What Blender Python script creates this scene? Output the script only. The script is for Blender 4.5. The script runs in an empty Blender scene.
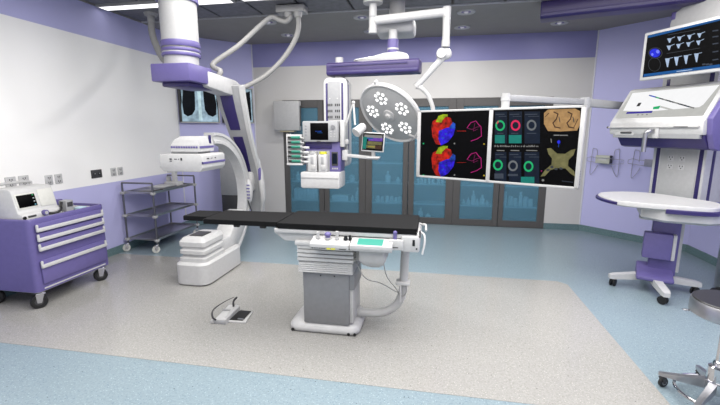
import bpy, bmesh, math, random
from mathutils import Vector, Matrix
random.seed(7)
PI = math.pi
C = bpy.context.scene.collection
sc = bpy.context.scene

# ------------------------------------------------------------------ camera
FOC = 399.67
YAW, PITCH = -0.1836, 0.1788
cam = bpy.data.cameras.new('camera'); cam_o = bpy.data.objects.new('camera', cam); C.objects.link(cam_o)
cam.sensor_fit = 'HORIZONTAL'; cam.sensor_width = 36; cam.lens = FOC/720*36; cam.clip_start = .02; cam.clip_end = 60
cam_o.location = (0, 0, 1.6)
fw = Vector((math.sin(YAW)*math.cos(PITCH), math.cos(YAW)*math.cos(PITCH), -math.sin(PITCH)))
rt = Vector((math.cos(YAW), -math.sin(YAW), 0)); up = rt.cross(fw)
cam_o.matrix_world = Matrix(((rt.x, up.x, -fw.x, 0), (rt.y, up.y, -fw.y, 0), (rt.z, up.z, -fw.z, 1.6), (0, 0, 0, 1)))
sc.camera = cam_o
def at(x, y, Y):                      # the point in the room at depth Y seen at that spot of the photograph
    r = rt*((x-360)/FOC) - up*((y-202.5)/FOC) + fw
    return Vector((0, 0, 1.6)) + r*(Y/r.y)

# ------------------------------------------------------------------ materials
def lin(c):
    return tuple((v/255/12.92 if v/255 <= .04045 else ((v/255+.055)/1.055)**2.4) for v in c)
def mat(name, rgb, rough=.45, metal=0., var=.04, scale=30., emit=0., spec=.5, coat=0.):
    m = bpy.data.materials.new(name); m.use_nodes = True
    nt = m.node_tree; b = nt.nodes['Principled BSDF']
    c = lin(rgb)
    n = nt.nodes.new('ShaderNodeTexNoise'); n.inputs['Scale'].default_value = scale; n.inputs['Detail'].default_value = 3
    tc = nt.nodes.new('ShaderNodeTexCoord'); nt.links.new(tc.outputs['Object'], n.inputs['Vector'])
    r = nt.nodes.new('ShaderNodeValToRGB')
    r.color_ramp.elements[0].position = .3; r.color_ramp.elements[1].position = .7
    r.color_ramp.elements[0].color = (*[v*(1-var) for v in c], 1); r.color_ramp.elements[1].color = (*[min(1, v*(1+var)) for v in c], 1)
    nt.links.new(n.outputs['Fac'], r.inputs['Fac'])
    nt.links.new(r.outputs['Color'], b.inputs['Base Color'])
    b.inputs['Roughness'].default_value = rough; b.inputs['Metallic'].default_value = metal
    b.inputs['Specular IOR Level'].default_value = spec
    if coat: b.inputs['Coat Weight'].default_value = coat; b.inputs['Coat Roughness'].default_value = .1
    if emit:
        nt.links.new(r.outputs['Color'], b.inputs['Emission Color']); b.inputs['Emission Strength'].default_value = emit
    return m
def speckle(name, base, chips, rough=.25, spec=.35, scale=1.):
    m = bpy.data.materials.new(name); m.use_nodes = True
    nt = m.node_tree; b = nt.nodes['Principled BSDF']; L = nt.links
    tc = nt.nodes.new('ShaderNodeTexCoord')
    n0 = nt.nodes.new('ShaderNodeTexNoise'); n0.inputs['Scale'].default_value = 70*scale; n0.inputs['Detail'].default_value = 5; n0.inputs['Roughness'].default_value = .7
    L.new(tc.outputs['Object'], n0.inputs['Vector'])
    r0 = nt.nodes.new('ShaderNodeValToRGB'); c = lin(base)
    r0.color_ramp.elements[0].position = .36; r0.color_ramp.elements[1].position = .64
    r0.color_ramp.elements[0].color = (*[v*.87 for v in c], 1); r0.color_ramp.elements[1].color = (*[min(1, v*1.13) for v in c], 1)
    L.new(n0.outputs['Fac'], r0.inputs['Fac']); col = r0.outputs['Color']
    for i, (rgb, sc_, th) in enumerate(chips):
        v = nt.nodes.new('ShaderNodeTexVoronoi'); v.inputs['Scale'].default_value = sc_*scale
        mp = nt.nodes.new('ShaderNodeMapping'); mp.inputs['Location'].default_value = (i*3.7, i*1.3, i*.7)
        L.new(tc.outputs['Object'], mp.inputs['Vector']); L.new(mp.outputs['Vector'], v.inputs['Vector'])
        lt = nt.nodes.new('ShaderNodeMath'); lt.operation = 'LESS_THAN'; lt.inputs[1].default_value = th
        L.new(v.outputs['Distance'], lt.inputs[0])
        mx = nt.nodes.new('ShaderNodeMix'); mx.data_type = 'RGBA'
        L.new(lt.outputs[0], mx.inputs[0]); L.new(col, mx.inputs[6]); mx.inputs[7].default_value = (*lin(rgb), 1)
        col = mx.outputs[2]
    L.new(col, b.inputs['Base Color']); b.inputs['Roughness'].default_value = rough; b.inputs['Specular IOR Level'].default_value = spec
    return m
def glass_mat(name, rgb, see=.5, rough=.08):
    m = bpy.data.materials.new(name); m.use_nodes = True
    nt = m.node_tree; L = nt.links; b = nt.nodes['Principled BSDF']; out = nt.nodes['Material Output']
    n = nt.nodes.new('ShaderNodeTexNoise'); n.inputs['Scale'].default_value = 2
    r = nt.nodes.new('ShaderNodeValToRGB'); c = lin(rgb)
    r.color_ramp.elements[0].color = (*[v*.93 for v in c], 1); r.color_ramp.elements[1].color = (*[v*1.07 for v in c], 1)
    L.new(n.outputs['Fac'], r.inputs['Fac']); L.new(r.outputs['Color'], b.inputs['Base Color'])
    b.inputs['Roughness'].default_value = rough; b.inputs['Specular IOR Level'].default_value = .25
    t = nt.nodes.new('ShaderNodeBsdfTransparent'); t.inputs['Color'].default_value = (.7, .86, .93, 1)
    mx = nt.nodes.new('ShaderNodeMixShader'); mx.inputs[0].default_value = see
    L.new(b.outputs[0], mx.inputs[1]); L.new(t.outputs[0], mx.inputs[2]); L.new(mx.outputs[0], out.inputs['Surface'])
    return m
def glow(name, rgb, s=1., var=.0, scale=8.):
    m = bpy.data.materials.new(name); m.use_nodes = True
    nt = m.node_tree; L = nt.links; b = nt.nodes['Principled BSDF']
    c = lin(rgb)
    n = nt.nodes.new('ShaderNodeTexNoise'); n.inputs['Scale'].default_value = scale; n.inputs['Detail'].default_value = 4
    tc = nt.nodes.new('ShaderNodeTexCoord'); L.new(tc.outputs['Object'], n.inputs['Vector'])
    r = nt.nodes.new('ShaderNodeValToRGB'); r.color_ramp.elements[0].position = .35; r.color_ramp.elements[1].position = .65
    r.color_ramp.elements[0].color = (*[v*(1-var) for v in c], 1); r.color_ramp.elements[1].color = (*[v*(1+var) for v in c], 1)
    L.new(n.outputs['Fac'], r.inputs['Fac'])
    b.inputs['Base Color'].default_value = (.004, .004, .004, 1); b.inputs['Roughness'].default_value = .4
    b.inputs['Specular IOR Level'].default_value = .06
    L.new(r.outputs['Color'], b.inputs['Emission Color']); b.inputs['Emission Strength'].default_value = s
    return m

M = {}
M['white'] = mat('white_enamel', (186, 186, 186), .4)
M['white2'] = mat('white_plastic', (174, 174, 174), .45)
M['offwhite'] = mat('warm_white_plastic', (196, 196, 190), .5)
M['grey'] = mat('grey_plastic', (150, 151, 153), .5)
M['midgrey'] = mat('mid_grey_metal', (126, 127, 130), .4, .2)
M['darkgrey'] = mat('dark_grey_plastic', (58, 58, 60), .5)
M['black'] = mat('black_plastic', (14, 14, 16), .4)
M['rubber'] = mat('black_rubber', (16, 16, 18), .5)
M['pad'] = mat('black_vinyl_pad', (29, 29, 30), .7, var=.06, spec=.08)
M['pad_side'] = mat('black_vinyl_side', (8, 8, 9), .6, spec=.2)
M['purple'] = mat('violet_enamel', (95, 87, 140), .4)
M['purple2'] = mat('violet_drawer_enamel', (99, 91, 144), .42)
M['navy'] = mat('deep_violet_plastic', (44, 35, 90), .35)
M['violet_d'] = mat('dark_violet_enamel', (58, 48, 94), .38)
M['steel'] = mat('brushed_steel', (170, 170, 174), .28, .9, .05)
M['steel_d'] = mat('dark_steel', (120, 120, 126), .3, .85, .06)
M['chrome'] = mat('polished_chrome', (205, 205, 208), .1, 1., .02)
M['frame'] = mat('charcoal_aluminium', (82, 80, 79), .45, .1, .05)
M['cabin'] = mat('cabinet_interior', (108, 138, 152), .6)
M['shelf'] = mat('cabinet_shelf', (176, 200, 210), .4)
M['glass'] = glass_mat('blue_tinted_glass', (120, 164, 184), .66)
M['teal'] = mat('teal_plastic', (30, 120, 100), .4)
M['yellow'] = mat('yellow_label', (200, 196, 60), .5)
M['hose'] = mat('ribbed_grey_hose', (150, 149, 147), .5)
M['bracket'] = mat('pale_grey_metal', (164, 163, 161), .45, .1)
M['beige'] = mat('beige_card', (176, 166, 140), .6)
M['glove'] = mat('glove_box_card', (176, 178, 168), .6)
M['wire'] = mat('grey_wire', (142, 142, 158), .45, 0)
M['wall_p'] = mat('lavender_wall', (184, 183, 224), .6, var=.012, scale=3, spec=.3)
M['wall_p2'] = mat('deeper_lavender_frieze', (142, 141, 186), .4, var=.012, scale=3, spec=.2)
M['seat_top'] = mat('dark_polished_seat', (44, 44, 46), .3, .2, .05)
M['wall_w'] = mat('white_wall_panel', (242, 241, 239), .45, var=.012, scale=2, spec=.35)
M['wall_g'] = mat('grey_wall_panel', (200, 198, 195), .5, var=.012, scale=2)
M['ceil'] = mat('grey_ceiling_plaster', (140, 137, 134), .75, var=.03, scale=6)
M['tile'] = mat('dark_ceiling_tile', (104, 104, 110), .5, var=.2, scale=14)
M['gap'] = mat('black_ceiling_void', (10, 10, 12), .8)
M['tbar'] = mat('ceiling_tee_bar', (170, 170, 174), .4)
M['trim'] = mat('pale_corner_trim', (205, 205, 214), .4)
M['floor_b'] = speckle('blue_speckled_vinyl', (127, 143, 151), [((100, 120, 134), 55, .2), ((154, 170, 178), 50, .18), ((52, 68, 82), 15, .06)], .28, .35)
M['floor_g'] = speckle('grey_speckled_vinyl', (150, 149, 146), [((130, 128, 122), 55, .17), ((184, 182, 176), 60, .16), ((84, 82, 78), 16, .06)], .17, .45)
M['base'] = speckle('teal_cove_vinyl', (98, 122, 126), [((70, 94, 102), 60, .2), ((132, 152, 156), 60, .16)], .4, .3)
M['lamp'] = glow('light_diffuser', (255, 255, 255), 1.8)
M['led'] = glow('lit_led', (255, 255, 255), 1.4)
M['lens'] = mat('frosted_lens_cover', (162, 163, 164), .3, coat=.2)
M['dim'] = glow('dim_downlight', (186, 186, 200), .6)
M['scr'] = mat('black_screen', (3, 3, 4), .4, spec=.06)

# ------------------------------------------------------------------ mesh building
class MB:
    def __init__(s): s.bm = bmesh.new(); s.mats = []; s.T = Matrix()
    def idx(s, m):
        m = M[m]
        if m not in s.mats: s.mats.append(m)
        return s.mats.index(m)
    def take(s, b, m, T=None):
        i = s.idx(m)
        for f in b.faces: f.material_index = i
        b.transform(s.T @ (T if T is not None else Matrix()))
        me = bpy.data.meshes.new('tmp'); b.to_mesh(me); b.free(); s.bm.from_mesh(me); bpy.data.meshes.remove(me)
        return s
    def box(s, c, d, m, r=0., rz=0., seg=2, rx=0., ry=0.):
        b = bmesh.new(); bmesh.ops.create_cube(b, size=1)
        bmesh.ops.scale(b, vec=d, verts=b.verts)
        if r: bmesh.ops.bevel(b, geom=list(b.edges), offset=min(r, min(d)*.49), segments=seg, profile=.5, affect='EDGES')
        return s.take(b, m, Matrix.Translation(c) @ Matrix.Rotation(rz, 4, 'Z') @ Matrix.Rotation(ry, 4, 'Y') @ Matrix.Rotation(rx, 4, 'X'))
    def span(s, a, b, m, r=0., seg=2):
        return s.box([(a[i]+b[i])/2 for i in range(3)], [abs(a[i]-b[i]) for i in range(3)], m, r, seg=seg)
    def cyl(s, a, b, r0, m, r1=None, n=24):
        a, b = Vector(a), Vector(b); d = b-a
        bm = bmesh.new(); bmesh.ops.create_cone(bm, cap_ends=True, segments=n, radius1=r0, radius2=r0 if r1 is None else r1, depth=d.length)
        return s.take(bm, m, Matrix.Translation((a+b)/2) @ d.to_track_quat('Z', 'Y').to_matrix().to_4x4())
    def ball(s, c, r, m, n=16, sc3=(1, 1, 1)):
        b = bmesh.new(); bmesh.ops.create_uvsphere(b, u_segments=n, v_segments=n//2, radius=r)
        return s.take(b, m, Matrix.Translation(c) @ Matrix.Diagonal((*sc3, 1)))
    def lathe(s, prof, m, T=None, n=32):
        b = bmesh.new(); rows = []
        for r, z in prof:
            rows.append([b.verts.new((max(r, 1e-5)*math.cos(2*PI*k/n), max(r, 1e-5)*math.sin(2*PI*k/n), z)) for k in range(n)])
        for p, q in zip(rows, rows[1:]):
            for k in range(n): b.faces.new((p[k], p[(k+1) % n], q[(k+1) % n], q[k]))
        b.faces.new(rows[0][::-1]); b.faces.new(rows[-1])
        bmesh.ops.recalc_face_normals(b, faces=b.faces)
        return s.take(b, m, T)
    def loft(s, rings, m, closed=False, T=None):
        b = bmesh.new(); vs = [[b.verts.new(p) for p in r] for r in rings]
        pairs = list(zip(vs, vs[1:])) + ([(vs[-1], vs[0])] if closed else [])
        n = len(rings[0])
        for p, q in pairs:
            for k in range(n): b.faces.new((p[k], p[(k+1) % n], q[(k+1) % n], q[k]))
        if not closed: b.faces.new(vs[0][::-1]); b.faces.new(vs[-1])
        bmesh.ops.recalc_face_normals(b, faces=b.faces)
        return s.take(b, m, T)
    def tube(s, pts, r, m, n=10, smooth=0, closed=False):
        P = [Vector(p) for p in pts]
        if smooth: P = spline(P, smooth, closed)
        rs = r if isinstance(r, (list, tuple)) else [r]*len(P)
        if len(rs) != len(P): rs = [rs[min(len(rs)-1, int(i/len(P)*len(rs)))] for i in range(len(P))]
        rings = []; N = None
        for i, p in enumerate(P):
            if closed: t = (P[(i+1) % len(P)]-P[i-1]).normalized()
            else: t = (P[min(i+1, len(P)-1)]-P[max(i-1, 0)]).normalized()
            if N is None:
                N = t.orthogonal().normalized()
            else:
                N = (N - t*N.dot(t)).normalized()
            B = t.cross(N)
            rings.append([p+(N*math.cos(2*PI*k/n)+B*math.sin(2*PI*k/n))*rs[i] for k in range(n)])
        return s.loft(rings, m, closed)
    def prism(s, poly, axis, a, b_, m, r=0., seg=2, T=None):
        # poly: 2D outline; axis 'X': (y,z) outline run along x; 'Y': (x,z); 'Z': (x,y)
        b = bmesh.new()
        def v(p, h): return {'X': (h, p[0], p[1]), 'Y': (p[0], h, p[1]), 'Z': (p[0], p[1], h)}[axis]
        lo = [b.verts.new(v(p, a)) for p in poly]; hi = [b.verts.new(v(p, b_)) for p in poly]
        n = len(poly); b.faces.new(lo[::-1]); b.faces.new(hi)
        for k in range(n): b.faces.new((lo[k], lo[(k+1) % n], hi[(k+1) % n], hi[k]))
        bmesh.ops.recalc_face_normals(b, faces=b.faces)
        if r: bmesh.ops.bevel(b, geom=list(b.edges), offset=r, segments=seg, profile=.5, affect='EDGES')
        return s.take(b, m, T)
    def build(s, name, parent=None, world=False, sharp=.6, loc=None):
        if world and parent is not None:
            p = parent
            off = Vector((0, 0, 0)); R = Matrix()
            chain = []
            while p is not None: chain.append(p); p = p.parent
            W = Matrix()
            for q in reversed(chain): W = W @ (Matrix.Translation(q.location) @ q.rotation_euler.to_matrix().to_4x4())
            s.bm.transform(W.inverted())
        if loc is not None:
            s.bm.transform(Matrix.Translation(loc).inverted())
        s.bm.normal_update()
        for f in s.bm.faces: f.smooth = True
        for e in s.bm.edges:
            e.smooth = not (len(e.link_faces) == 2 and e.calc_face_angle(0) > sharp)
        me = bpy.data.meshes.new(name); s.bm.to_mesh(me); s.bm.free()
        for m in s.mats: me.materials.append(m)
        o = bpy.data.objects.new(name, me); C.objects.link(o)
        if loc is not None: o.location = loc
        if parent is not None: o.parent = parent
        return o
def spline(P, k, closed=False):
    out = []; n = len(P)
    rng = range(n) if closed else range(n-1)
    for i in rng:
        p0 = P[(i-1) % n] if closed or i > 0 else P[0]*2-P[1]
        p1 = P[i]; p2 = P[(i+1) % n]
        p3 = P[(i+2) % n] if closed or i+2 < n else P[-1]*2-P[-2]
        for j in range(k):
            t = j/k
            out.append(.5*((2*p1)+(p2-p0)*t+(2*p0-5*p1+4*p2-p3)*t*t+(3*p1-p0-3*p2+p3)*t**3))
    if not closed: out.append(P[-1])
    return out
def roundrect(cx, cy, w, h, r, n=5):
    out = []
    for (sx, sy, a0) in ((1, 1, 0), (-1, 1, PI/2), (-1, -1, PI), (1, -1, 1.5*PI)):
        for k in range(n+1):
            a = a0+k*PI/2/n
            out.append((cx+sx*(w/2-r)+r*math.cos(a), cy+sy*(h/2-r)+r*math.sin(a)))
    return out
def tag(o, label, cat, group=None, kind=None):
    o['label'] = label; o['category'] = cat
    if group: o['group'] = group
    if kind: o['kind'] = kind
    return o
def thing(name, label, cat, loc=(0, 0, 0), rz=0., group=None):
    o = bpy.data.objects.new(name, None); C.objects.link(o); o.empty_display_size = .05
    o.location = loc; o.rotation_euler = (0, 0, rz)
    return tag(o, label, cat, group)
def struct(o, label=None):
    o['kind'] = 'structure'
    if label: o['label'] = label; o['category'] = 'room'
    return o
def kids(o): return list(o.children)
def copy_tree(o, loc=None, rz=None, label=None, parent=None):
    c = o.copy(); C.objects.link(c)
    if parent is not None: c.parent = parent
    if loc is not None: c.location = loc
    if rz is not None: c.rotation_euler = (0, 0, rz)
    if label: c['label'] = label
    for ch in kids(o): copy_tree(ch, parent=c)
    return c
# ------------------------------------------------------------------ room shell
XL, XR, YB, YF, ZC = -4.07, 3.355, 6.86, -1.6, 3.067
CLx, CLy = -3.195, 5.92      # left chamfer: (XL,CLy)-(CLx,YB)
CRx, CRy = 2.345, 5.85       # right chamfer: (CRx,YB)-(XR,CRy)
outline = [(XL, YF), (XR, YF), (XR, CRy), (CRx, YB), (CLx, YB), (XL, CLy)]
b = MB(); b.prism([(XL-.1, YF-.1), (XR+.1, YF-.1), (XR+.1, YB+.6), (XL-.1, YB+.6)], 'Z', -.1, 0, 'floor_b'); struct(b.build('floor'))
b = MB(); b.prism([(XL+.012, 2.27), (1.42, 2.27), (1.42, 4.32), (1.34, 4.40), (XL+.012, 4.40)], 'Z', 0, .002, 'floor_g')
struct(b.build('trim_1'), 'grey speckled vinyl field set into the blue floor')
def wall_seg(mb, p, q, z0, z1, m, th=.1):
    p, q = Vector((*p, 0)), Vector((*q, 0)); d = q-p; n = Vector((-d.y, d.x, 0)).normalized()*-th
    pts = [p, q, q+n, p+n]
    mb.prism([(v.x, v.y) for v in pts], 'Z', z0, z1, m)
b = MB()
wall_seg(b, (XL, CLy), (XL, YF), 0, .942, 'wall_p'); wall_seg(b, (XL, CLy), (XL, YF), .942, 2.683, 'wall_w'); wall_seg(b, (XL, CLy), (XL, YF), 2.683, ZC, 'wall_p')
def flipcheck(): pass
struct(b.build('wall_left'))
b = MB(); wall_seg(b, (CLx, YB), (XL, CLy), 0, ZC, 'wall_p'); struct(b.build('wall_back_left'))
b = MB(); wall_seg(b, (XR, CRy), (CRx, YB), 0, ZC, 'wall_p'); struct(b.build('wall_back_right'))
b = MB(); wall_seg(b, (XR, YF), (XR, CRy), 0, ZC, 'wall_p'); struct(b.build('wall_right'))
b = MB(); wall_seg(b, (XL, YF), (XR, YF), 0, 2.683, 'wall_w'); wall_seg(b, (XL, YF), (XR, YF), 2.683, ZC, 'wall_p'); struct(b.build('wall_front'))
KX0, KX1, KZ = -2.665, 1.80, 2.117          # opening of the built-in cabinets
b = MB()
b.span((CLx-.02, YB, 0), (KX0, YB+.5, 2.683), 'wall_g'); b.span((KX1, YB, 0), (CRx+.02, YB+.5, 2.683), 'wall_g')
b.span((KX0, YB, KZ), (KX1, YB+.5, 2.683), 'wall_g')
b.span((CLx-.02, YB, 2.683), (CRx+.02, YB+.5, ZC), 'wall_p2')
b.span((KX0, YB+.45, 0), (KX1, YB+.5, KZ), 'wall_g')
struct(b.build('wall_back'))
# cove baseboards
bh = .1
def board(name, p, q):
    b = MB(); wall_seg(b, p, q, 0.001, bh, 'base', th=-.012); struct(b.build(name))
board('baseboard_left', (XL, CLy), (XL, YF)); board('baseboard_back_left', (CLx, YB), (XL, CLy))
board('baseboard_back_right', (XR, CRy), (CRx, YB)); board('baseboard_right', (XR, YF), (XR, CRy))
board('baseboard_back', (CRx, YB), (KX1+.001, YB)); board('baseboard_back_pier', (KX0-.001, YB), (CLx, YB))
# corner trims
for i, (x, y) in enumerate(((CRx, YB), (CLx, YB), (XL, CLy))):
    b = MB(); b.cyl((x, y-.004, bh), (x, y-.004, ZC-.001), .012, 'trim', n=8); struct(b.build('trim_%d' % (i+2)), 'pale vertical strip covering a wall corner')
# ceiling: plaster border around a recessed grid of dark tiles
GX0, GX1, GY0, GY1 = -4.05, 3.15, -1.35, 5.25
b = MB()
b.span((XL-.1, GY1, ZC), (XR+.1, YB+.6, ZC+.12), 'ceil')
b.span((GX1, YF-.1, ZC), (XR+.1, GY1, ZC+.12), 'ceil'); b.span((XL-.1, YF-.1, ZC), (GX0, GY1, ZC+.12), 'ceil')
b.span((GX0, YF-.1, ZC), (GX1, GY0, ZC+.12), 'ceil')
b.span((GX0, GY0, ZC+.10), (GX1, GY1, ZC+.14), 'gap')
tiles = [(ix, iy) for ix in range(12) for iy in range(11)]
lights = {}
for ix, iy in tiles:
    x0, y0 = GX0+ix*.6, GY0+iy*.6
    b.span((x0+.014, y0+.014, ZC+.012), (x0+.586, y0+.586, ZC+.06), 'tile', .006, seg=1)
for k in range(12): b.span((GX0, GY0+k*.6-.006-(.008 if k == 11 else 0), ZC-.002), (GX1, GY0+k*.6+.006, ZC+.014), 'tbar' if k in (10, 11) else 'gap')
struct(b.build('ceiling'))
def ceiling_light(x0, x1, y0, y1, label):
    t = thing('ceiling_light', label, 'light', ((x0+x1)/2, (y0+y1)/2, ZC-.012), group='lit ceiling panels')
    w, d = x1-x0, y1-y0
    b = MB()
    for sx in (-1, 1): b.box((sx*(w/2-.012), 0, .03), (.024, d, .07), 'bracket', .004)
    for sy in (-1, 1): b.box((0, sy*(d/2-.012), .03), (w-.048, .024, .07), 'bracket', .004)
    b.build('frame', t)
    b = MB(); b.box((0, 0, .006), (w-.03, d-.03, .02), 'lamp', .004); b.build('diffuser', t)
    return t
ceiling_light(-4.04, -2.87, 4.45, 4.63, 'long lit ceiling panel between the white wall and the round ceiling column')
ceiling_light(-2.80, -2.32, 4.40, 4.63, 'lit square ceiling panel just right of the round ceiling column')
ceiling_light(-2.22, -1.70, 4.36, 4.60, 'lit ceiling panel farthest right, at the top edge near the hose manifold')
# recessed downlights in the plaster border
def downlight():
    t = thing('downlight', '', 'light', (0, 0, ZC), group='recessed downlights')
    b = MB(); b.lathe([(.055, -.002), (.11, -.012), (.115, -.004), (.115, .0), (.055, 0)], 'white2', n=28); b.build('rim', t)
    b = MB(); b.lathe([(.0, .0), (.06, -.004), (.058, -.0005), (0, -.0005)], 'purple', n=24)
    b.ball((.0, 0, -.006), .03, 'dim', 12, (1, 1, .5)); b.build('lens', t)
    return t
dl = downlight(); first = True
rows = [(6.3, 'far'), (5.53, 'near')]
names = ['first', 'second', 'third', 'fourth']
for Yr, rn in rows:
    for k, xx in enumerate((-2.31, -1.0, .332, 1.643)):
        if rn == 'near' and k == 3: continue
        o = dl if first else copy_tree(dl); first = False
        o.location = (xx, Yr, ZC)
        o['label'] = 'round recessed downlight, %s from the left in the row %s the back wall' % (names[k], 'nearest' if rn == 'far' else 'farther from')
# wall seams on the grey panel are slim grooves kept out; sockets on the left wall
def socket(y, z, w, h, dark, label, slots):
    t = thing('wall_socket', label, 'socket', (XL, y, z), group='sockets along the white wall')
    b = MB(); b.box((.006, 0, 0), (.012, w, h), 'darkgrey' if dark else 'white', .004); b.build('plate', t)
    for (sy, sz) in slots:
        b = MB()
        if dark: b.box((.013, sy, sz), (.004, .035, .03), 'black'); b.box((.016, sy+.002, sz+.003), (.002, .012, .01), 'white2')
        else:
            b.box((.013, sy-.011, sz), (.003, .006, .016), 'black'); b.box((.013, sy+.011, sz), (.003, .006, .016), 'black'); b.cyl((.0115, sy, sz-.014), (.0145, sy, sz-.014), .004, 'black', n=8)
        b.build('outlet', t)
def quad(w=.0): return [(-.0, .024), (.0, -.024)]
Q = [(0, .024), (0, -.026)]
socket(3.586, 1.075, .085, .105, False, 'white double socket just right of the defibrillator, left one of the close pair', Q)
socket(3.70, 1.075, .085, .105, False, 'white double socket right of the defibrillator, right one of the close pair', Q)
socket(4.21, 1.075, .155, .10, True, 'dark grey wall socket plate between the two pairs of white sockets', [(-.035, 0), (.035, 0)])
socket(4.475, 1.072, .085, .105, False, 'white double socket above the steel trolley, left one of its pair', Q)
socket(4.59, 1.072, .085, .105, False, 'white double socket above the steel trolley, right one of its pair', Q)
socket(3.19, 1.10, .1, .105, False, 'white double socket partly hidden by the top of the defibrillator', Q)
socket(3.32, 1.10, .1, .105, False, 'white double socket right above the defibrillator screen', Q)
socket(3.02, 1.07, .06, .09, False, 'white socket at the left picture edge behind the defibrillator', [(0, 0)])
# ------------------------------------------------------------------ built in glass cabinets
stW = (KX1-KX0)/3
pane_c = [-2.289, -1.561, -.795, -.066, .711, 1.418]
ords = ['left', 'middle', 'right']
for u in range(3):
    x0 = (KX0, -1.175, .325)[u]; x1 = (-1.175, .325, KX1)[u]
    t = thing('glass_cabinet', '%s one of the three built-in cabinets with blue glass doors' % ords[u], 'cabinet', ((x0+x1)/2, YB, 0), group='built-in glass cabinets')
    W = x1-x0
    b = MB()
    b.span((-W/2+.002, .40, .002), (W/2-.002, .43, KZ-.004), 'cabin')
    for s in (-1, 1): b.span((s*(W/2-.022), .032, .002), (s*(W/2-.002), .40, KZ-.004), 'cabin')
    b.span((-W/2+.022, .032, .002), (W/2-.022, .40, .08), 'cabin'); b.span((-W/2+.022, .032, KZ-.03), (W/2-.022, .40, KZ-.004), 'cabin')
    b.build('carcass', t)
    for z in (.34, .69, 1.04, 1.39, 1.72):
        b = MB(); b.span((-W/2+.024, .06, z-.02), (W/2-.024, .398, z), 'shelf'); b.build('shelf', t)
    for dq in range(2):
        pc = pane_c[2*u+dq]-(x0+x1)/2; a0 = -W/2+.001 if dq == 0 else .003; a1 = -.003 if dq == 0 else W/2-.001
        mid = {0: -1.925, 1: -.4365, 2: 1.07}[u]-(x0+x1)/2
        a0 = -W/2+.001 if dq == 0 else mid+.004; a1 = mid-.004 if dq == 0 else W/2-.001
        b = MB(); p0, p1 = pc-.268, pc+.268
        b.span((a0, -.006, .005), (p0, .03, KZ-.003), 'frame', .003, 1); b.span((p1, -.006, .005), (a1, .03, KZ-.003), 'frame', .003, 1)
        b.span((p0, -.006, .005), (p1, .03, .115), 'frame', .003, 1); b.span((p0, -.006, 1.985), (p1, .03, KZ-.003), 'frame', .003, 1)
        d = b.build('door', t)
        b = MB(); b.span((p0-.004, .008, .11), (p1+.004, .016, 1.99), 'glass'); b.build('pane', d)
# things kept behind the glass
M['ware'] = mat('translucent_white_ware', (226, 236, 240), .3)
M['ware2'] = mat('pale_blue_ware', (176, 204, 216), .35)
def jar(x, z, r, h, nm, label, grp, kind='jar', m='ware', y=YB+.17):
    o = MB()
    if kind == 'bottle': o.lathe([(r*.9, 0), (r, .01), (r, h*.6), (r*.4, h*.74), (r*.35, h*.86), (r*.45, h*.87), (r*.45, h)], m, n=16)
    elif kind == 'jar': o.lathe([(r*.9, 0), (r, .008), (r, h*.72), (r*.8, h*.78), (r*.86, h*.8), (r*.86, h*.98), (r*.8, h)], m, n=16)
    elif kind == 'bowl': o.lathe([(r*.5, 0), (r*.9, h*.4), (r, h), (r*.94, h), (r*.8, h*.4), (.001, h*.15)], m, n=16)
    else: o.box((0, 0, h/2+.0005), (r*2, .18, h), m, .006)
    return tag(o.build(nm, loc=None), label, kind if kind != 'binder' else 'file', grp), (x, y, z)
def put(args):
    o, l = jar(*args); o.location = l
cabn = ['left', 'middle', 'right']
def row(doors, xs, z, spec, nm, kind, grp, where, m='ware'):
    n = len(xs); on = ['leftmost', 'second from left', 'third from left', 'fourth from left', 'fifth from left', 'sixth from left', 'seventh from left', 'eighth from left', 'ninth from left', 'tenth from left']
    for i, x in enumerate(xs):
        r, h = spec[i % len(spec)]
        lab = ('%s %s' % (where, '') if n == 1 else '%s, %s of its row' % (where, on[i])).strip()
        put((x, z, r, h, nm, lab, grp, kind, m))
row(0, [-2.50+.058*i for i in range(8)], .34, [(.026, .21), (.026, .2)], 'file_binder', 'binder', 'files behind the first pane', 'pale file behind the first glass pane from the left')
row(0, [-2.47, -2.37], .69, [(.04, .16), (.05, .1)], 'glass_bottle', 'bottle', 'bottles behind the first pane', 'pale bottle on the upper shelf behind the first pane')
row(1, [-1.66], .34, [(.15, .10)], 'storage_box', 'box', None, 'low pale box on the lower shelf behind the second pane')
row(1, [-1.44, -1.345], .34, [(.03, .1), (.045, .24)], 'glass_bottle', 'bottle', 'bottles behind the second pane', 'pale bottle beside the low box behind the second pane')
row(1, [-1.62, -1.45], .69, [(.05, .16), (.05, .12)], 'specimen_jar', 'jar', 'jars behind the second pane', 'pale jar on the upper shelf behind the second pane')
row(2, [-.98, -.9, -.81, -.73, -.65, -.585], .34, [(.036, .1), (.03, .09), (.036, .1)], 'specimen_jar', 'jar', 'jars behind the third pane', 'small pale jar low behind the third pane')
row(2, [-.80, -.62], .69, [(.05, .2), (.05, .1)], 'glass_bottle', 'bottle', 'bottles behind the third pane', 'pale bottle on the upper shelf behind the third pane')
row(3, [-.27, -.21, -.15, -.08, -.01, .08, .15], .69, [(.026, .08), (.025, .1)], 'vial', 'jar', 'vials behind the fourth pane', 'small vial below the screens behind the fourth pane')
row(3, [-.21, -.08], .08, [(.045, .17), (.05, .07)], 'glass_bottle', 'bottle', 'bottles behind the fourth pane', 'pale bottle at the cabinet bottom behind the fourth pane')
row(4, [.52, .6, .68, .745, .83, .91], .34, [(.03, .08), (.03, .12), (.04, .24), (.03, .1), (.045, .17)], 'glass_bottle', 'bottle', 'bottles behind the fifth pane', 'pale bottle or flask behind the fifth glass pane')
row(5, [1.2, 1.29, 1.37, 1.45, 1.53, 1.61], .34, [(.03, .24), (.042, .16), (.038, .13)], 'specimen_jar', 'jar', 'jars behind the sixth pane', 'pale jar behind the rightmost glass pane')
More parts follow.
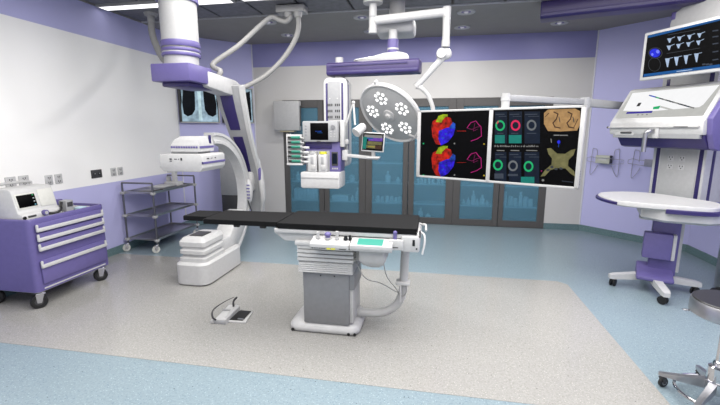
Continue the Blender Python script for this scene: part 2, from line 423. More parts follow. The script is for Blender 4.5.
# white box on the pier, left of the cabinets
t = thing('towel_dispenser', 'white square dispenser box fixed over the left edge of the cabinets', 'dispenser', (-2.53, YB, 1.575))
b = MB(); b.box((0, -.125, .27), (.46, .13, .5), 'white2', .015); b.box((0, -.03, .27), (.3, .06, .3), 'darkgrey'); b.build('cover', t)
b = MB(); b.box((0, -.11, .008), (.26, .12, .03), 'beige', .006); b.build('towel', t)
b = MB(); b.cyl((.236, -.13, .1), (.236, -.13, .44), .012, 'darkgrey', n=10); b.build('hinge', t)
# tall grey cabinet in the corner behind the C-arm
t = thing('equipment_cabinet', 'tall plain grey cabinet with dark lower half in the corner behind the C-arm', 'cabinet', (-3.30, 6.18, 0))
b = MB(); b.box((0, 0, .97), (.34, .3, .86), 'grey', .012); b.build('upper_casing', t)
b = MB(); b.box((0, 0, .272), (.33, .29, .54), 'darkgrey', .008); b.build('lower_casing', t)
# ------------------------------------------------------------------ lightbox with x-rays on the left chamfer
ang = math.atan2(YB-CLy, CLx-XL)
M['xray_l'] = glow('xray_glow', (160, 186, 202), .75, .35, 9); M['xray_d'] = glow('xray_dark', (5, 10, 18), .6, .5, 9); M['xray_w'] = glow('xray_bright', (196, 224, 232), .8, .2, 12)
def lightbox(s0, s1, label, chest):
    cx = XL+math.cos(ang)*(s0+s1)/2; cy = CLy+math.sin(ang)*(s0+s1)/2
    t = thing('xray_viewer', label, 'light box', (cx, cy, 1.73), ang, 'x-ray light boxes')
    w = s1-s0
    b = MB(); b.box((0, -.03, .29), (w, .06, .6), 'darkgrey', .008); b.box((-w/2+.012, -.061, .29), (.022, .008, .6), 'black'); b.box((w/2-.008, -.061, .29), (.016, .008, .6), 'white2'); b.box((0, -.061, -.003), (w, .008, .016), 'white2'); b.box((0, -.061, .584), (w, .008, .016), 'white2'); b.build('housing', t)
    def sh(b, pts, m, k):
        b.prism([(x, z) for x, z in pts], 'Y', -.0615-k*.0012, -.0605-k*.0012, m)
    b = MB(); sh(b, [(-w/2+.03, .01), (w/2-.03, .01), (w/2-.03, .57), (-w/2+.03, .57)], 'xray_l', 1)
    if chest:
        # two lungs, spine, diaphragm
        for s in (-1, 1):
            P = [(s*x*w/.7, z) for x, z in ((.075, .50), (.10, .56), (.20, .565), (.27, .50), (.30, .30), (.285, .13), (.22, .09), (.14, .12), (.085, .20), (.075, .38))]
            sh(b, P, 'xray_d', 2)
            sh(b, [(s*x*w/.7, z) for x, z in ((.31, .56), (.325, .56), (.325, .2), (.30, .34))], 'xray_d', 2)
        sh(b, [(-.03, .03), (.03, .03), (.022, .3), (.03, .55), (-.03, .55), (-.022, .3)], 'xray_w', 3)
    else:
        sh(b, [(-w/2+.05, .03), (-.02, .05), (-.05, .2), (.02, .35), (-.06, .54), (-w/2+.05, .56)], 'xray_d', 2)
        sh(b, [(.04, .05), (w/2-.05, .04), (w/2-.06, .54), (.10, .5), (.05, .3)], 'xray_d', 2)
        for k in range(8): sh(b, [(-.01, .06+k*.06), (.05, .07+k*.06), (.045, .1+k*.06), (-.005, .095+k*.06)], 'xray_w', 3)
    b.build('film', t)
lightbox(.015, .645, 'lit light box showing a chest x-ray beside the white wall', True)
lightbox(.70, 1.25, 'lit light box with a bluish x-ray, half hidden behind the C-arm boom', False)
# ------------------------------------------------------------------ wire glove holders on the right chamfer
def holder(s, label, with_box):
    # s: distance along the right chamfer from the back corner
    d = Vector((1, -1, 0)).normalized(); p = Vector((CRx, YB, 1.12)) + d*s
    t = thing('glove_holder', label, 'holder', p, -PI/4, 'wire glove holders')
    b = MB(); r = .004
    b.box((0, -.012, .03), (.12, .02, .1), 'wire', .004)
    b.tube([(-.26, -.03, .06), (-.2, -.03, .08), (-.1, -.12, .07), (.1, -.12, .07), (.26, -.03, .05), (.26, -.03, .0), (.1, -.12, -.02), (-.26, -.03, .01)], r, 'wire', 6, closed=True)
    for s_ in (-1, 1):
        b.tube([(s_*.10, -.025, -.05), (s_*.16, -.03, -.17), (s_*.2, -.03, -.17), (s_*.19, -.03, .18), (s_*.165, -.03, .2), (s_*.14, -.03, .2), (s_*.12, -.03, .16), (s_*.12, -.03, .04)], r, 'wire', 6, 3)
    b.build('wire_frame', t)
    if with_box:
        g = MB(); g.box((0, 0, .06), (.2, .085, .12), 'glove', .006); g.box((.102, 0, .06), (.003, .08, .115), 'darkgrey'); g.box((0, -.043, .062), (.11, .003, .03), 'white')
        o = g.build('glove_box'); tag(o, 'pale glove box held in the wire holder on the lavender wall', 'box')
        o.location = t.location + Matrix.Rotation(-PI/4, 3, 'Z') @ Vector((0, -.07, -.01)); o.rotation_euler = (0, 0, -PI/4)
holder(.295, 'wire wall holder with a glove box, right of the big screens', True)
holder(.87, 'empty wire wall holder half hidden behind the right console', False)
# ------------------------------------------------------------------ castors
def castor(parent, x, y, R, wheel_m='rubber', fork_m='chrome', top=None, rz=0., twin=False, hub='steel', name='castor'):
    # wheel stands on z = 0 of the thing; the wheel is a sub-part
    top = top or R*2.5
    c, s_ = math.cos(rz), math.sin(rz)
    T = Matrix.Translation((x, y, 0)) @ Matrix.Rotation(rz, 4, 'Z')
    off = R*.45
    f = MB(); f.T = T
    f.cyl((0, 0, top-R*.25), (0, 0, top), R*.35, fork_m, n=14)
    if twin:
        f.box((-off*.5, 0, R*1.55), (R*1.5, R*.35, R*.9), fork_m, R*.15)
    else:
        f.box((-off*.4, 0, 2.12*R), (R*1.1, R*.9, R*.18), fork_m, R*.05)
        for sy in (-1, 1): f.prism([(-off*1.5, R*.85), (-off*.4, R*.8), (R*.2, R*2.1), (-R*.75, R*2.1)], 'Y', sy*R*.42-.0015, sy*R*.42+.0015, fork_m)
    fo = f.build(name, parent)
    w = MB(); w.T = T
    RT = Matrix.Translation((-off, 0, R)) @ Matrix.Rotation(PI/2, 4, 'X')
    wd = R*.3
    prof = lambda z0, z1: [(R*.5, z0), (R*.9, z0), (R, z0+wd*.3), (R, z1-wd*.3), (R*.9, z1), (R*.5, z1)]
    if twin:
        w.lathe(prof(-R*.62, -R*.2), wheel_m, RT, 20); w.lathe(prof(R*.2, R*.62), wheel_m, RT, 20)
    else:
        w.lathe(prof(-R*.32, R*.32), wheel_m, RT, 24)
        w.lathe([(.0, -R*.35), (R*.5, -R*.35), (R*.5, R*.35), (0, R*.35)], hub, RT, 18)
    w.build('wheel', fo)
    return fo

# ------------------------------------------------------------------ violet drawer cart by the white wall
CX, CY = -3.725, 3.205
t = thing('medical_cart', 'violet four-drawer medical cart on black castors by the white wall', 'cart', (CX, CY, 0))
D_, W_ = .275, .415                # half depth (X), half width (Y); the drawers face +X
b = MB()
b.prism(roundrect(0, 0, D_*2, W_*2, .045), 'Z', .165, .80, 'purple')
ol = roundrect(0, 0, D_*2, W_*2, .045); il = roundrect(0, 0, D_*2-.05, W_*2-.05, .03)
b.loft([[(x, y, .80) for x, y in ol], [(x, y, .822) for x, y in ol], [(x*.985, y*.985, .83) for x, y in ol], [(x, y, .83) for x, y in il], [(x, y, .802) for x, y in il]], 'purple')
b.box((-D_+.03, 0, .84), (.05, W_*2-.02, .06), 'purple', .01)
b.box((D_+.001, 0, .185), (.004, W_*2-.14, .012), 'white')
b.build('body', t)
b = MB(); b.prism(roundrect(0, 0, D_*2-.056, W_*2-.056, .028), 'Z', .8025, .806, 'white'); b.build('top_tray', t)
for z0, z1 in ((.708, .788), (.62, .70), (.532, .612), (.225, .455)):
    b = MB(); yw = .355
    b.box((D_+.009, 0, (z0+z1)/2), (.018, yw*2, z1-z0-.008), 'purple2', .006)
    d = b.build('drawer', t)
    # full width white pull: a channel bar whose ends turn up
    b = MB(); zb = z1-.052
    b.box((D_+.026, 0, zb-.008), (.022, yw*2+.02, .034), 'white', .008)
    for s in (-1, 1): b.box((D_+.024, s*(yw+.0), zb+.018), (.018, .022, .05), 'white', .008)
    b.build('handle', d)
b = MB(); b.span((-D_, -W_+.02, .152), (D_-.02, W_-.02, .166), 'steel'); b.build('chassis', t)
for sx in (-1, 1):
    for sy in (-1, 1): castor(t, sx*(D_-.035), sy*(W_-.07), .066, hub='darkgrey', top=.154, rz=(.9 if sx > 0 else .4))
# ------------------------------------------------------------------ defibrillator on the cart
t = thing('defibrillator', 'off-white defibrillator with sloping face and dark screen on top of the violet cart', 'medical monitor', (-3.70, 3.01, .806))
b = MB()
prof = [(-.16, 0), (.165, 0), (.165, .055), (.125, .07), (.08, .268), (.05, .285), (-.12, .285), (-.16, .25)]
b.prism(prof, 'Y', -.188, .205, 'white', .014)
b.build('casing', t)
sl = math.atan2(.045, .195)           # slope of the face
def face(yv, zf, out=0.):           # point on the sloping face, zf 0..1 up the slope
    return Vector((.125-.045*zf+out*math.cos(sl), yv, .07+.19*zf+out*math.sin(sl)))
b = MB(); b.box(face(-.075, .52, .002), (.006, .19, .14), 'offwhite', .003, ry=-sl); f = b.build('bezel', t)
b = MB(); b.box(face(-.075, .52, .005), (.006, .165, .112), 'scr', .002, ry=-sl); s_ = b.build('screen', f)
M['tg'] = glow('trace_green', (70, 190, 120), .8); M['tw'] = glow('trace_white', (210, 215, 220), .8); M['tc'] = glow('trace_blue', (120, 190, 210), .8)
b = MB()
for k, m in enumerate(('tg', 'tw', 'tw', 'tc')): b.box(face(-.012, .75-.15*k, .0085), (.001, .014, .008), m, ry=-sl)
b.build('readout', f)
b = MB(); b.box(face(.115, .55, .003), (.006, .15, .16), 'offwhite', .003, ry=-sl); b.build('printer_cover', t)
b = MB(); b.cyl((.16, .02, .045), (.19, .02, .045), .026, 'purple', n=20); b.cyl((.19, .02, .045), (.193, .02, .045), .016, 'white2', n=16); b.build('dial', t)
b = MB(); b.cyl((.16, -.165, .03), (.17, -.165, .03), .016, 'black', n=16); b.build('button', t)
b = MB(); b.box((.166, -.095, .035), (.008, .075, .018), 'darkgrey', .004); b.build('connector_strip', t)
b = MB(); b.tube([(-.1, -.17, .28), (-.1, -.16, .315), (-.1, .13, .315), (-.1, .15, .28)], .014, 'white2', 8, 3); b.build('carry_handle', t)
b = MB(); b.tube([(.16, .06, .03), (.2, .09, .03), (.2, .14, .035), (.19, .17, .05), (.16, .2, .07), (.155, .215, .11)], .011, 'black', 8, 4); b.build('paddle_cable', t)
# small grey module and pad packet beside it
o = MB(); o.box((0, 0, .055), (.09, .085, .11), 'grey', .008); o.box((.046, 0, .07), (.003, .06, .045), 'darkgrey')
o = tag(o.build('cable_module'), 'small grey module standing right of the defibrillator on the cart', 'device'); o.location = (-3.60, 3.32, .806)
o = MB(); o.box((0, 0, .011), (.08, .09, .022), 'tealpack', .004) if 'tealpack' in M else o.box((0, 0, .011), (.08, .09, .022), 'ware2', .004)
o = tag(o.build('pad_packet'), 'pale teal packet lying on the white top of the violet cart', 'packet'); o.location = (-3.56, 3.435, .806)

# ------------------------------------------------------------------ steel trolley
TX0, TX1, TY0, TY1 = -4.01, -3.565, 4.53, 5.45
t = thing('steel_trolley', 'three-tier steel trolley with end rails between the wall and the C-arm', 'trolley', ((TX0+TX1)/2, (TY0+TY1)/2, 0))
hx, hy = (TX1-TX0)/2, (TY1-TY0)/2
for sx in (-1, 1):
    for sy in (-1, 1):
        b = MB(); b.cyl((sx*hx, sy*hy, .10), (sx*hx, sy*hy, .915), .0125, 'steel_d', n=12)
        p = b.build('post', t)
        b = MB()
        for z in (.165, .485, .79): b.box((sx*hx, sy*hy, z), (.05, .05, .035), 'white2', .008)
        b.build('clamp', p)
        castor(t, sx*hx, sy*hy, .048, 'offwhite', 'chrome', top=.115, rz=.7, hub='white2')
for z in (.165, .485, .79):
    b = MB(); b.box((0, 0, z), (hx*2-.02, hy*2-.02, .014), 'steel', .003)
    for s in (-1, 1):
        b.box((s*(hx-.012), 0, z+.008), (.008, hy*2-.05, .03), 'steel', .002); b.box((0, s*(hy-.012), z+.008), (hx*2-.05, .008, .03), 'steel', .002)
    b.build('shelf', t)
for s in (-1, 1):
    b = MB(); b.tube([(-hx, s*hy, .90), (-hx, s*hy, .925), (hx, s*hy, .925), (hx, s*hy, .90)], .012, 'steel_d', 10); b.build('end_rail', t)
tz = .7985
o = MB(); o.box((0, 0, .006), (.30, .26, .012), 'darkgrey', .004); o.box((0, 0, .014), (.27, .23, .006), 'steel_d', .003)
o = tag(o.build('instrument_tray'), 'flat dark steel tray at the near end of the steel trolley', 'tray'); o.location = (-3.80, 4.72, tz)
o = MB(); o.box((0, 0, .012), (.28, .30, .024), 'steel', .008); o.box((0, 0, .026), (.24, .26, .006), 'white2', .003)
o = tag(o.build('instrument_tray'), 'pale steel tray in the middle of the steel trolley top', 'tray'); o.location = (-3.80, 5.02, tz)
t = thing('instrument_stand', 'white upright instrument stand at the far end of the steel trolley', 'stand', (-3.78, 5.27, tz))
b = MB(); b.box((0, 0, .03), (.22, .14, .06), 'white', .01); b.build('base', t)
b = MB(); b.box((.02, 0, .12), (.06, .06, .17), 'white', .008); b.box((-.08, 0, .09), (.03, .08, .08), 'white2', .006); b.build('upright', t)
b = MB(); b.box((-.01, 0, .20), (.14, .05, .02), 'white2', .005); b.build('crossbar', t)

# ------------------------------------------------------------------ C-arm
AX = -2.46
t = thing('c_arm', 'white and violet ceiling-mounted x-ray C-arm left of the operating table', 'x-ray machine', (AX, 4.1, 0))
cx, cy, cr = -2.655, 4.0, .183
b = MB(); T = Matrix.Translation((cx, cy, 0))
b.lathe([(cr-.0, 2.43), (cr, 2.98), (cr-.02, 2.99)], 'white2', T, 48)
b.lathe([(cr-.012, 2.23), (cr-.012, 2.44)], 'white2', T, 48)
b.lathe([(cr+.002, 2.885), (cr+.022, 2.89), (cr+.022, ZC), (cr, ZC)], 'purple', T, 48)
col = b.build('ceiling_column', t, world=True)
b = MB()
for z0, z1 in ((2.445, 2.505), (2.40, 2.43), (2.355, 2.385)): b.lathe([(cr+.006, z0), (cr+.01, z0+.008), (cr+.01, z1-.008), (cr+.006, z1)], 'purple', T, 48)
b.lathe([(cr, 2.36), (cr, 2.46)], 'white', T, 48)
b.build('collar_ring', col, world=True)
b = MB()
b.prism([(-2.78, 3.66), (-2.36, 3.66), (-2.36, 4.07), (-2.5, 4.3), (-2.78, 4.3)], 'Z', 2.075, 2.245, 'purple', .012)
b.box((-2.57, 3.98, 2.055), (.3, .5, .05), 'navy', .015)
b.build('carriage', t, world=True)
b = MB()     # horizontal arm running back from the carriage
b.prism([(3.98, 2.05), (3.98, 2.215), (4.60, 2.185), (4.74, 2.14), (4.76, 2.02), (4.6, 1.99)], 'X', -2.56, -2.355, 'white', .02)
b.build('top_arm', t, world=True)
# curved boom coming down to the pivot: a flat box section, wide at the top, tapering as it curves back
BP = [(86, 4.47, 213, 242), (98, 4.50, 216.5, 243.5), (110, 4.54, 220, 245.5), (122, 4.60, 224.5, 247.5), (133, 4.66, 228.5, 249.5), (150, 4.78, 235, 253.5), (170, 4.92, 243, 258.5), (190, 5.0, 248.5, 261), (212, 5.02, 251, 262.5)]
LF = spline([at(l, y, Y) for y, Y, l, r in BP], 4); RF = spline([at(r, y, Y) for y, Y, l, r in BP], 4)
TH = [Vector((0, .05, .02)) for k in range(len(LF))]
b = MB(); b.loft([[p, q, q+t_, p+t_] for p, q, t_ in zip(LF, RF, TH)], 'grey')
bo = b.build('boom', t, world=True, sharp=.7)
for i0, i1 in ((0, 16), (17, 27)):
    b = MB(); rr = []
    for k in range(i0, i1):
        p, q = LF[k], RF[k]; w0, w1 = (.16, .62) if k < 20 else (.16+.02*(k-20), .62-.03*(k-20)); o_ = Vector((0, -.006, -.003))
        a0, a1 = p.lerp(q, w0)+o_, p.lerp(q, max(w1, w0+.05))+o_
        rr.append([a0, a1, a1-o_*3, a0-o_*3])
    b.loft(rr, 'navy'); b.build('inlay_panel', bo, world=True)
b = MB(); rr = []
for p, q, t_ in zip(LF, RF, TH):
    a0 = p.lerp(q, .90)+Vector((0, -.01, -.004)); a1 = q+Vector((.012, -.006, 0))
    rr.append([a0, a1, a1+t_*1.05, q+t_*1.05-Vector((.02, 0, 0))])
b.loft(rr, 'white'); b.build('side_cover', bo, world=True, sharp=.7)
# C ring
oy, oz, R0, R1 = 4.14, .80, .655, .775
b = MB(); rings = []
for k in range(49):
    a = math.radians(93 - k*(186/48)); ca, sa = math.cos(a), math.sin(a)
    w = .062
    rings.append([(AX-w, oy+R0*ca, oz+R0*sa), (AX+w, oy+R0*ca, oz+R0*sa), (AX+w, oy+(R0+.03)*ca, oz+(R0+.03)*sa), (AX+w-.014, oy+(R0+.04)*ca, oz+(R0+.04)*sa), (AX+w-.014, oy+(R1-.04)*ca, oz+(R1-.04)*sa), (AX+w, oy+(R1-.03)*ca, oz+(R1-.03)*sa), (AX+w, oy+R1*ca, oz+R1*sa), (AX-w, oy+R1*ca, oz+R1*sa)])
b.loft(rings, 'white')
b.build('c_ring', t, world=True)
# pivot hub with ribbed grip and side handle
b = MB(); b.box((AX+.03, 4.955, .93), (.15, .12, .26), 'white', .03)
hub = b.build('pivot_hub', t, world=True)
g = at(249, 191, 4.86)
b = MB(); b.ball(g, .14, 'white', 20, (.36, .4, 1.15))
for k in range(5):
    z_ = -.085+k*.042; s_ = math.sqrt(max(.05, 1-(z_/.16)**2)); b.box((g.x+.004, g.y-.053*s_, g.z+z_), (.065*s_, .014, .016), 'purple', .004)
b.build('grip', hub, world=True)
b = MB(); b.tube([at(243.5, 176, 4.84), at(245, 190, 4.82), at(248.5, 202, 4.83), at(252, 212, 4.85)], .009, 'darkgrey', 8, 4); b.build('grip_edge', hub, world=True)
b = MB(); b.tube([at(258.5, 160, 4.98), at(260.5, 172, 4.96), at(262, 186, 4.93), at(263, 198, 4.93), at(262, 210, 4.95)], [.02, .034, .04, .036, .02], 'white2', 12, 4); q_ = at(260, 174, 4.93); b.box((q_.x, q_.y-.01, q_.z), (.035, .03, .17), 'purple', .008); b.build('side_handle', hub, world=True)
# detector head
b = MB(); b.prism([(-2.765, 1.225), (-2.73, 1.185), (-2.32, 1.185), (-2.285, 1.225), (-2.285, 1.345), (-2.305, 1.362), (-2.745, 1.362), (-2.765, 1.345)], 'Y', 3.655, 4.10, 'white', .008)
det = b.build('detector_plate', t, world=True)
b = MB(); b.box((-2.281, 3.88, 1.275), (.006, .43, .02), 'purple'); b.box((-2.285, 3.658, 1.275), (.014, .012, .024), 'navy', .002)
b.box((-2.772, 3.75, 1.28), (.012, .03, .02), 'black')
def mark(x, y, z, dx, dz, m='darkgrey', ax='Y'): b.box((x, y, z), (dx, .004, dz) if ax == 'Y' else (.004, dx, dz), m)
for dx, w, h in ((-2.635, .026, .013), (-2.635, .026, .008), (-2.58, .03, .008), (-2.545, .008, .01), (-2.515, .018, .026)): mark(dx, 3.654, 1.312 if h != .008 or w != .026 else 1.292, w, h)
for dy, w, h in ((3.76, .04, .012), (3.83, .03, .006), (3.90, .018, .012)): mark(-2.284, dy, 1.315, w, h, 'darkgrey', 'X')
b.build('marking_strip', det, world=True)
b = MB()
lo = [(-2.665, 3.71), (-2.345, 3.71), (-2.345, 3.99), (-2.665, 3.99)]
hi = [(-2.59, 3.78), (-2.37, 3.76), (-2.37, 3.97), (-2.59, 3.95)]
b.loft([[(x, y, 1.385) for x, y in lo], [(x, y, 1.45) for x, y in lo], [(x*.6+X_*.4, y*.6+Y_*.4, 1.505) for (x, y), (X_, Y_) in zip(lo, hi)], [(x, y, 1.54) for x, y in hi]], 'white')
b.box((-2.53, 3.85, 1.368), (.3, .24, .04), 'grey')
hd = b.build('detector_housing', t, world=True, sharp=.3)
b = MB()
for k in range(11): b.box((-2.65+k*.028, 3.708, 1.43), (.021, .006, .02), 'purple', .002)
b.box((-2.343, 3.85, 1.43), (.006, .26, .022), 'purple')
b.box((-2.352, 3.93, 1.50), (.01, .04, .1), 'navy', .003)
b.build('vent_strip', hd, world=True)
# x-ray tube housing at the foot
def ring(x0, x1, y0, y1, z, r=.05): return [(x, y, z) for x, y in roundrect((x0+x1)/2, (y0+y1)/2, x1-x0, y1-y0, r, 4)]
b = MB()
b.loft([ring(-2.62, -2.285, 3.57, 4.3, .003, .1), ring(-2.64, -2.262, 3.55, 4.36, .02, .1), ring(-2.64, -2.262, 3.55, 4.36, .225, .1), ring(-2.62, -2.28, 3.57, 4.34, .245, .1)], 'white', T=None)
tb = b.build('tube_base', t, world=True, sharp=.5)
b = MB()
x0, x1, y0, y1 = -2.60, -2.305, 3.61, 4.02
b.loft([ring(x0-.01, x1+.01, y0-.01, y1, .24), ring(x0-.01, x1+.01, y0-.01, y1, .285), ring(x0+.015, x1-.015, y0+.02, y1, .30), ring(x0+.015, x1-.015, y0+.02, y1, .315), ring(x0-.005, x1+.005, y0-.005, y1, .33), ring(x0-.005, x1+.005, y0-.005, y1, .365), ring(x0+.012, x1-.012, y0+.015, y1, .38), ring(x0+.012, x1-.012, y0+.015, y1, .395), ring(x0, x1, y0, y1, .41, .03), ring(x0, x1, y0, y1, .455, .03), ring(x0+.025, x1-.025, y0+.03, y1, .492, .03), ring(x0+.04, x1-.04, y0+.05, y1-.02, .498, .03)], 'white')
tu = b.build('tube_housing', t, world=True, sharp=.45)
b = MB(); b.box((-2.455, 3.80, .502), (.15, .18, .012), 'darkgrey', .003); b.build('collimator_window', tu, world=True)
b = MB(); b.prism([(3.9, .24), (4.32, .24), (4.62, .40), (4.60, .62), (4.46, .62), (4.2, .38), (3.95, .38)], 'X', AX-.085, AX+.13, 'white', .02)
b.build('lower_arm', t, world=True)
# ------------------------------------------------------------------ operating table
t = thing('operating_table', 'long operating table with black pad on a white bellows pedestal', 'operating table', (-.83, 3.03, 0))
b = MB()
b.loft([ring(-1.10, -.56, 2.86, 3.22, .002, .06), ring(-1.12, -.54, 2.84, 3.24, .02, .08), ring(-1.12, -.54, 2.84, 3.24, .05, .08), ring(-1.09, -.57, 2.87, 3.21, .085, .08), ring(-1.05, -.6, 2.9, 3.18, .095, .08)], 'white')
base = b.build('base', t, world=True, sharp=.9)
b = MB()
for x in (-.62, -.57): b.cyl((x, 2.838, .022), (x, 2.845, .022), .012, 'black', n=12)
for x in (-1.08,): b.cyl((x, 2.836, .022), (x, 2.845, .022), .012, 'black', n=12)
b.build('foot_bolts', base, world=True)
b = MB(); b.span((-.985, 2.85, .09), (-.615, 3.17, .52), 'midgrey', .006); b.span((-.99, 2.86, .38), (-.575, 3.16, .53), 'midgrey', .006)
b.span((-.62, 2.87, .1), (-.585, 3.15, .4), 'white2', .006)
for x in (-.84, -.73): b.cyl((x, 2.848, .49), (x, 2.852, .49), .006, 'black', n=10)
b.build('pedestal', t, world=True)
b = MB()          # bellows: five broad folds above, six fine ones below
rings = []
def brect(e, z): return [(-1.0-e, 2.82-e, z), (-.585+e, 2.82-e, z), (-.585+e, 3.2+e, z), (-1.0-e, 3.2+e, z)]
z = .52
for k in range(6):
    rings += [brect(.0, z), brect(.008, z+.008)]; z += .0155
for k in range(4):
    rings += [brect(-.012, z), brect(.012, z+.004), brect(.012, z+.026)]; z += .032
rings += [brect(-.01, z), brect(-.01, z+.02)]
b.loft(rings, 'white'); b.build('bellows', t, world=True, sharp=.3)
b = MB(); b.span((-1.03, 2.80, .735), (-.54, 3.22, .775), 'white', .012); b.span((-.585, 2.9, .6), (-.545, 3.15, .74), 'white2', .02)
b.build('bellows_head', t, world=True)
b = MB()
b.prism([(-1.20, .858), (-.12, .858), (-.12, .80), (-1.05, .76), (-1.12, .76), (-1.20, .82)], 'Y', 2.83, 3.27, 'white', .01)
for yy in (2.812, 3.288): b.span((-1.19, yy-.008, .83), (-.115, yy+.008, .862), 'white', .005)
b.span((-1.99, 2.97, .855), (-1.18, 3.13, .866), 'darkgrey', .003)
b.build('table_frame', t, world=True)
def pad(x0, x1, y0, y1, z0, z1, nm='pad_section'):
    b = MB(); b.prism(roundrect((x0+x1)/2, (y0+y1)/2, x1-x0, y1-y0, .012, 3), 'Z', z0, z1-.004, 'pad_side'); b.prism(roundrect((x0+x1)/2, (y0+y1)/2, x1-x0-.006, y1-y0-.006, .012, 3), 'Z', z1-.004, z1, 'pad')
    return b.build(nm, t, world=True)
pad(-1.165, -.105, 2.80, 3.285, .864, .905); pad(-1.80, -1.168, 2.825, 3.20, .867, .905); pad(-2.03, -1.803, 2.905, 3.145, .868, .905)
b = MB()
for x, y in ((-1.30, 2.83), (-1.52, 2.83)): b.box((x, y+.02, .857), (.05, .03, .022), 'black', .008)
b.build('pad_clamps', t, world=True)
# control desk along the near side
b = MB()
b.prism([(2.70, .762), (2.70, .788), (2.80, .822), (2.835, .822), (2.835, .745), (2.71, .742)], 'X', -.875, -.585, 'white', .003)
b.prism([(2.70, .765), (2.70, .79), (2.80, .822), (2.835, .822), (2.835, .75), (2.71, .745)], 'X', -.578, -.275, 'white', .003)
cp = b.build('control_panel', t, world=True)
sl2 = math.atan2(.034, .10)
def desk(x, v, out=0): return (x, 2.701+.098*v-out*math.sin(sl2), .7895+.0328*v+out*math.cos(sl2))
M['cyan'] = glow('turquoise_display', (98, 214, 190), 1.0)
b = MB(); b.box(desk(-.435, .5, .001), (.185, .078, .006), 'cyan', .002, rx=sl2); b.build('display', cp, world=True)
def knob(x, h, r, m, nm='control_knob', cap=None):
    b = MB(); p = desk(x, .65, 0); b.cyl(p, (p[0], p[1], p[2]+.012), r*1.25, 'white2' if m != 'black' else 'black', n=16); b.cyl((p[0], p[1], p[2]+.01), (p[0], p[1], p[2]+h), r, m, n=16)
    if cap: b.ball((p[0], p[1], p[2]+h*.75), cap, m, 16, (1, 1, .7))
    b.build(nm, cp, world=True)
knob(-.83, .05, .012, 'white2'); knob(-.755, .045, .018, 'purple', cap=.026); knob(-.685, .06, .012, 'white2'); knob(-.62, .03, .013, 'black'); knob(-.588, .035, .009, 'black')
marks = [(-.855+k*.018, .013, .006, 'darkgrey') for k in range(6)]+[(-.70, .03, .014, 'yellow'), (-.735, .028, .014, 'yellow'), (-.63, .05, .006, 'darkgrey')]
for x, w, h, m in marks:
    b = MB(); b.box((x if m == 'darkgrey' else x, 2.7015+(0 if h < .01 else .001), .756), (w, .004, h), m); b.build('label_mark', cp, world=True)
b = MB(); b.loft([ring(-.525, -.325, 2.755, 3.0, .75, .02), ring(-.525, -.325, 2.755, 3.0, .66, .02), ring(-.50, -.345, 2.775, 2.98, .62, .03), ring(-.47, -.37, 2.8, 2.95, .60, .03)], 'white2'); b.build('motor_housing', t, world=True)
b = MB(); b.span((-.305, 2.765, .75), (-.20, 2.86, .825), 'white', .006); b.span((-.29, 2.763, .768), (-.235, 2.767, .774), 'darkgrey')
p = b.build('rail_block', t, world=True)
b = MB(); b.cyl((-.262, 2.80, .82), (-.262, 2.80, .875), .014, 'purple', n=16); b.ball((-.262, 2.80, .872), .016, 'purple'); b.build('release_lever', p, world=True)
b = MB(); b.span((-.215, 2.78, .735), (-.085, 3.26, .853), 'white', .014)
b.span((-.135, 2.777, .785), (-.118, 2.783, .83), 'black'); b.box((-.105, 2.778, .765), (.01, .004, .01), 'black')
e = b.build('end_head', t, world=True)
b = MB(); b.box((-.085, 2.80, .87), (.012, .02, .05), 'darkgrey', .003); b.tube([(-.08, 2.9, .86), (-.055, 2.85, .85), (-.05, 2.82, .80), (-.065, 2.8, .72)], .008, 'white', 8, 4); b.tube([(-.09, 3.1, .87), (-.05, 3.05, .88), (-.045, 2.95, .86)], .008, 'white', 8, 4)
b.build('rail_hook', e, world=True)
# curved support pipe
b = MB(); b.tube([(-.60, 3.05, .12), (-.46, 3.05, .115), (-.36, 3.05, .135), (-.27, 3.05, .20), (-.222, 3.05, .30), (-.212, 3.05, .40), (-.205, 3.05, .60), (-.20, 3.05, .745)], .034, 'white2', 16, 4)
b.cyl((-.655, 3.05, .12), (-.56, 3.05, .12), .045, 'white2', n=18)
p = b.build('support_pipe', t, world=True)
b = MB(); b.box((-.214, 3.03, .41), (.11, .1, .018), 'white', .004); b.box((-.23, 3.03, .33), (.012, .11, .14), 'white', .003); b.build('pipe_bracket', p, world=True)
b = MB()
b.tube([(-.60, 2.84, .72), (-.50, 2.86, .50), (-.38, 2.95, .42), (-.25, 3.0, .33)], .004, 'hose', 6, 6); b.tube([(-.36, 2.86, .66), (-.33, 2.9, .5), (-.27, 2.98, .38), (-.22, 3.01, .30), (-.185, 3.0, .34), (-.19, 3.0, .40)], .004, 'hose', 6, 6)
b.build('cables', t, world=True)
# ------------------------------------------------------------------ foot pedal on the floor
t = thing('foot_pedal', 'white foot pedal with black tread on the grey floor before the table', 'pedal', (-1.66, 2.99, .002))
b = MB(); b.prism([(-1.73, 2.88), (-1.515, 2.895), (-1.545, 3.10), (-1.68, 3.10)], 'Z', .002, .014, 'white', .003); b.build('base_plate', t, world=True)
b = MB(); b.prism([(-1.705, 2.905), (-1.55, 2.915), (-1.555, 3.09), (-1.66, 3.09)], 'Z', .014, .02, 'rubber', .002); b.span((-1.60, 2.92, .02), (-1.55, 2.935, .026), 'steel'); b.build('tread', t, world=True)
b = MB(); b.loft([[(-1.775, 2.85, .003), (-1.665, 2.85, .003), (-1.665, 3.09, .003), (-1.775, 3.09, .003)], [(-1.775, 2.85, .035), (-1.665, 2.85, .045), (-1.665, 3.09, .06), (-1.765, 3.09, .05)], [(-1.76, 2.87, .05), (-1.685, 2.87, .055), (-1.68, 3.06, .085), (-1.75, 3.06, .075)]], 'white')
b.box((-1.725, 2.97, .073), (.07, .02, .006), 'grey', .002); b.box((-1.79, 2.86, .018), (.03, .05, .028), 'white2', .006); b.box((-1.73, 2.85, .018), (.12, .012, .03), 'grey', .003)
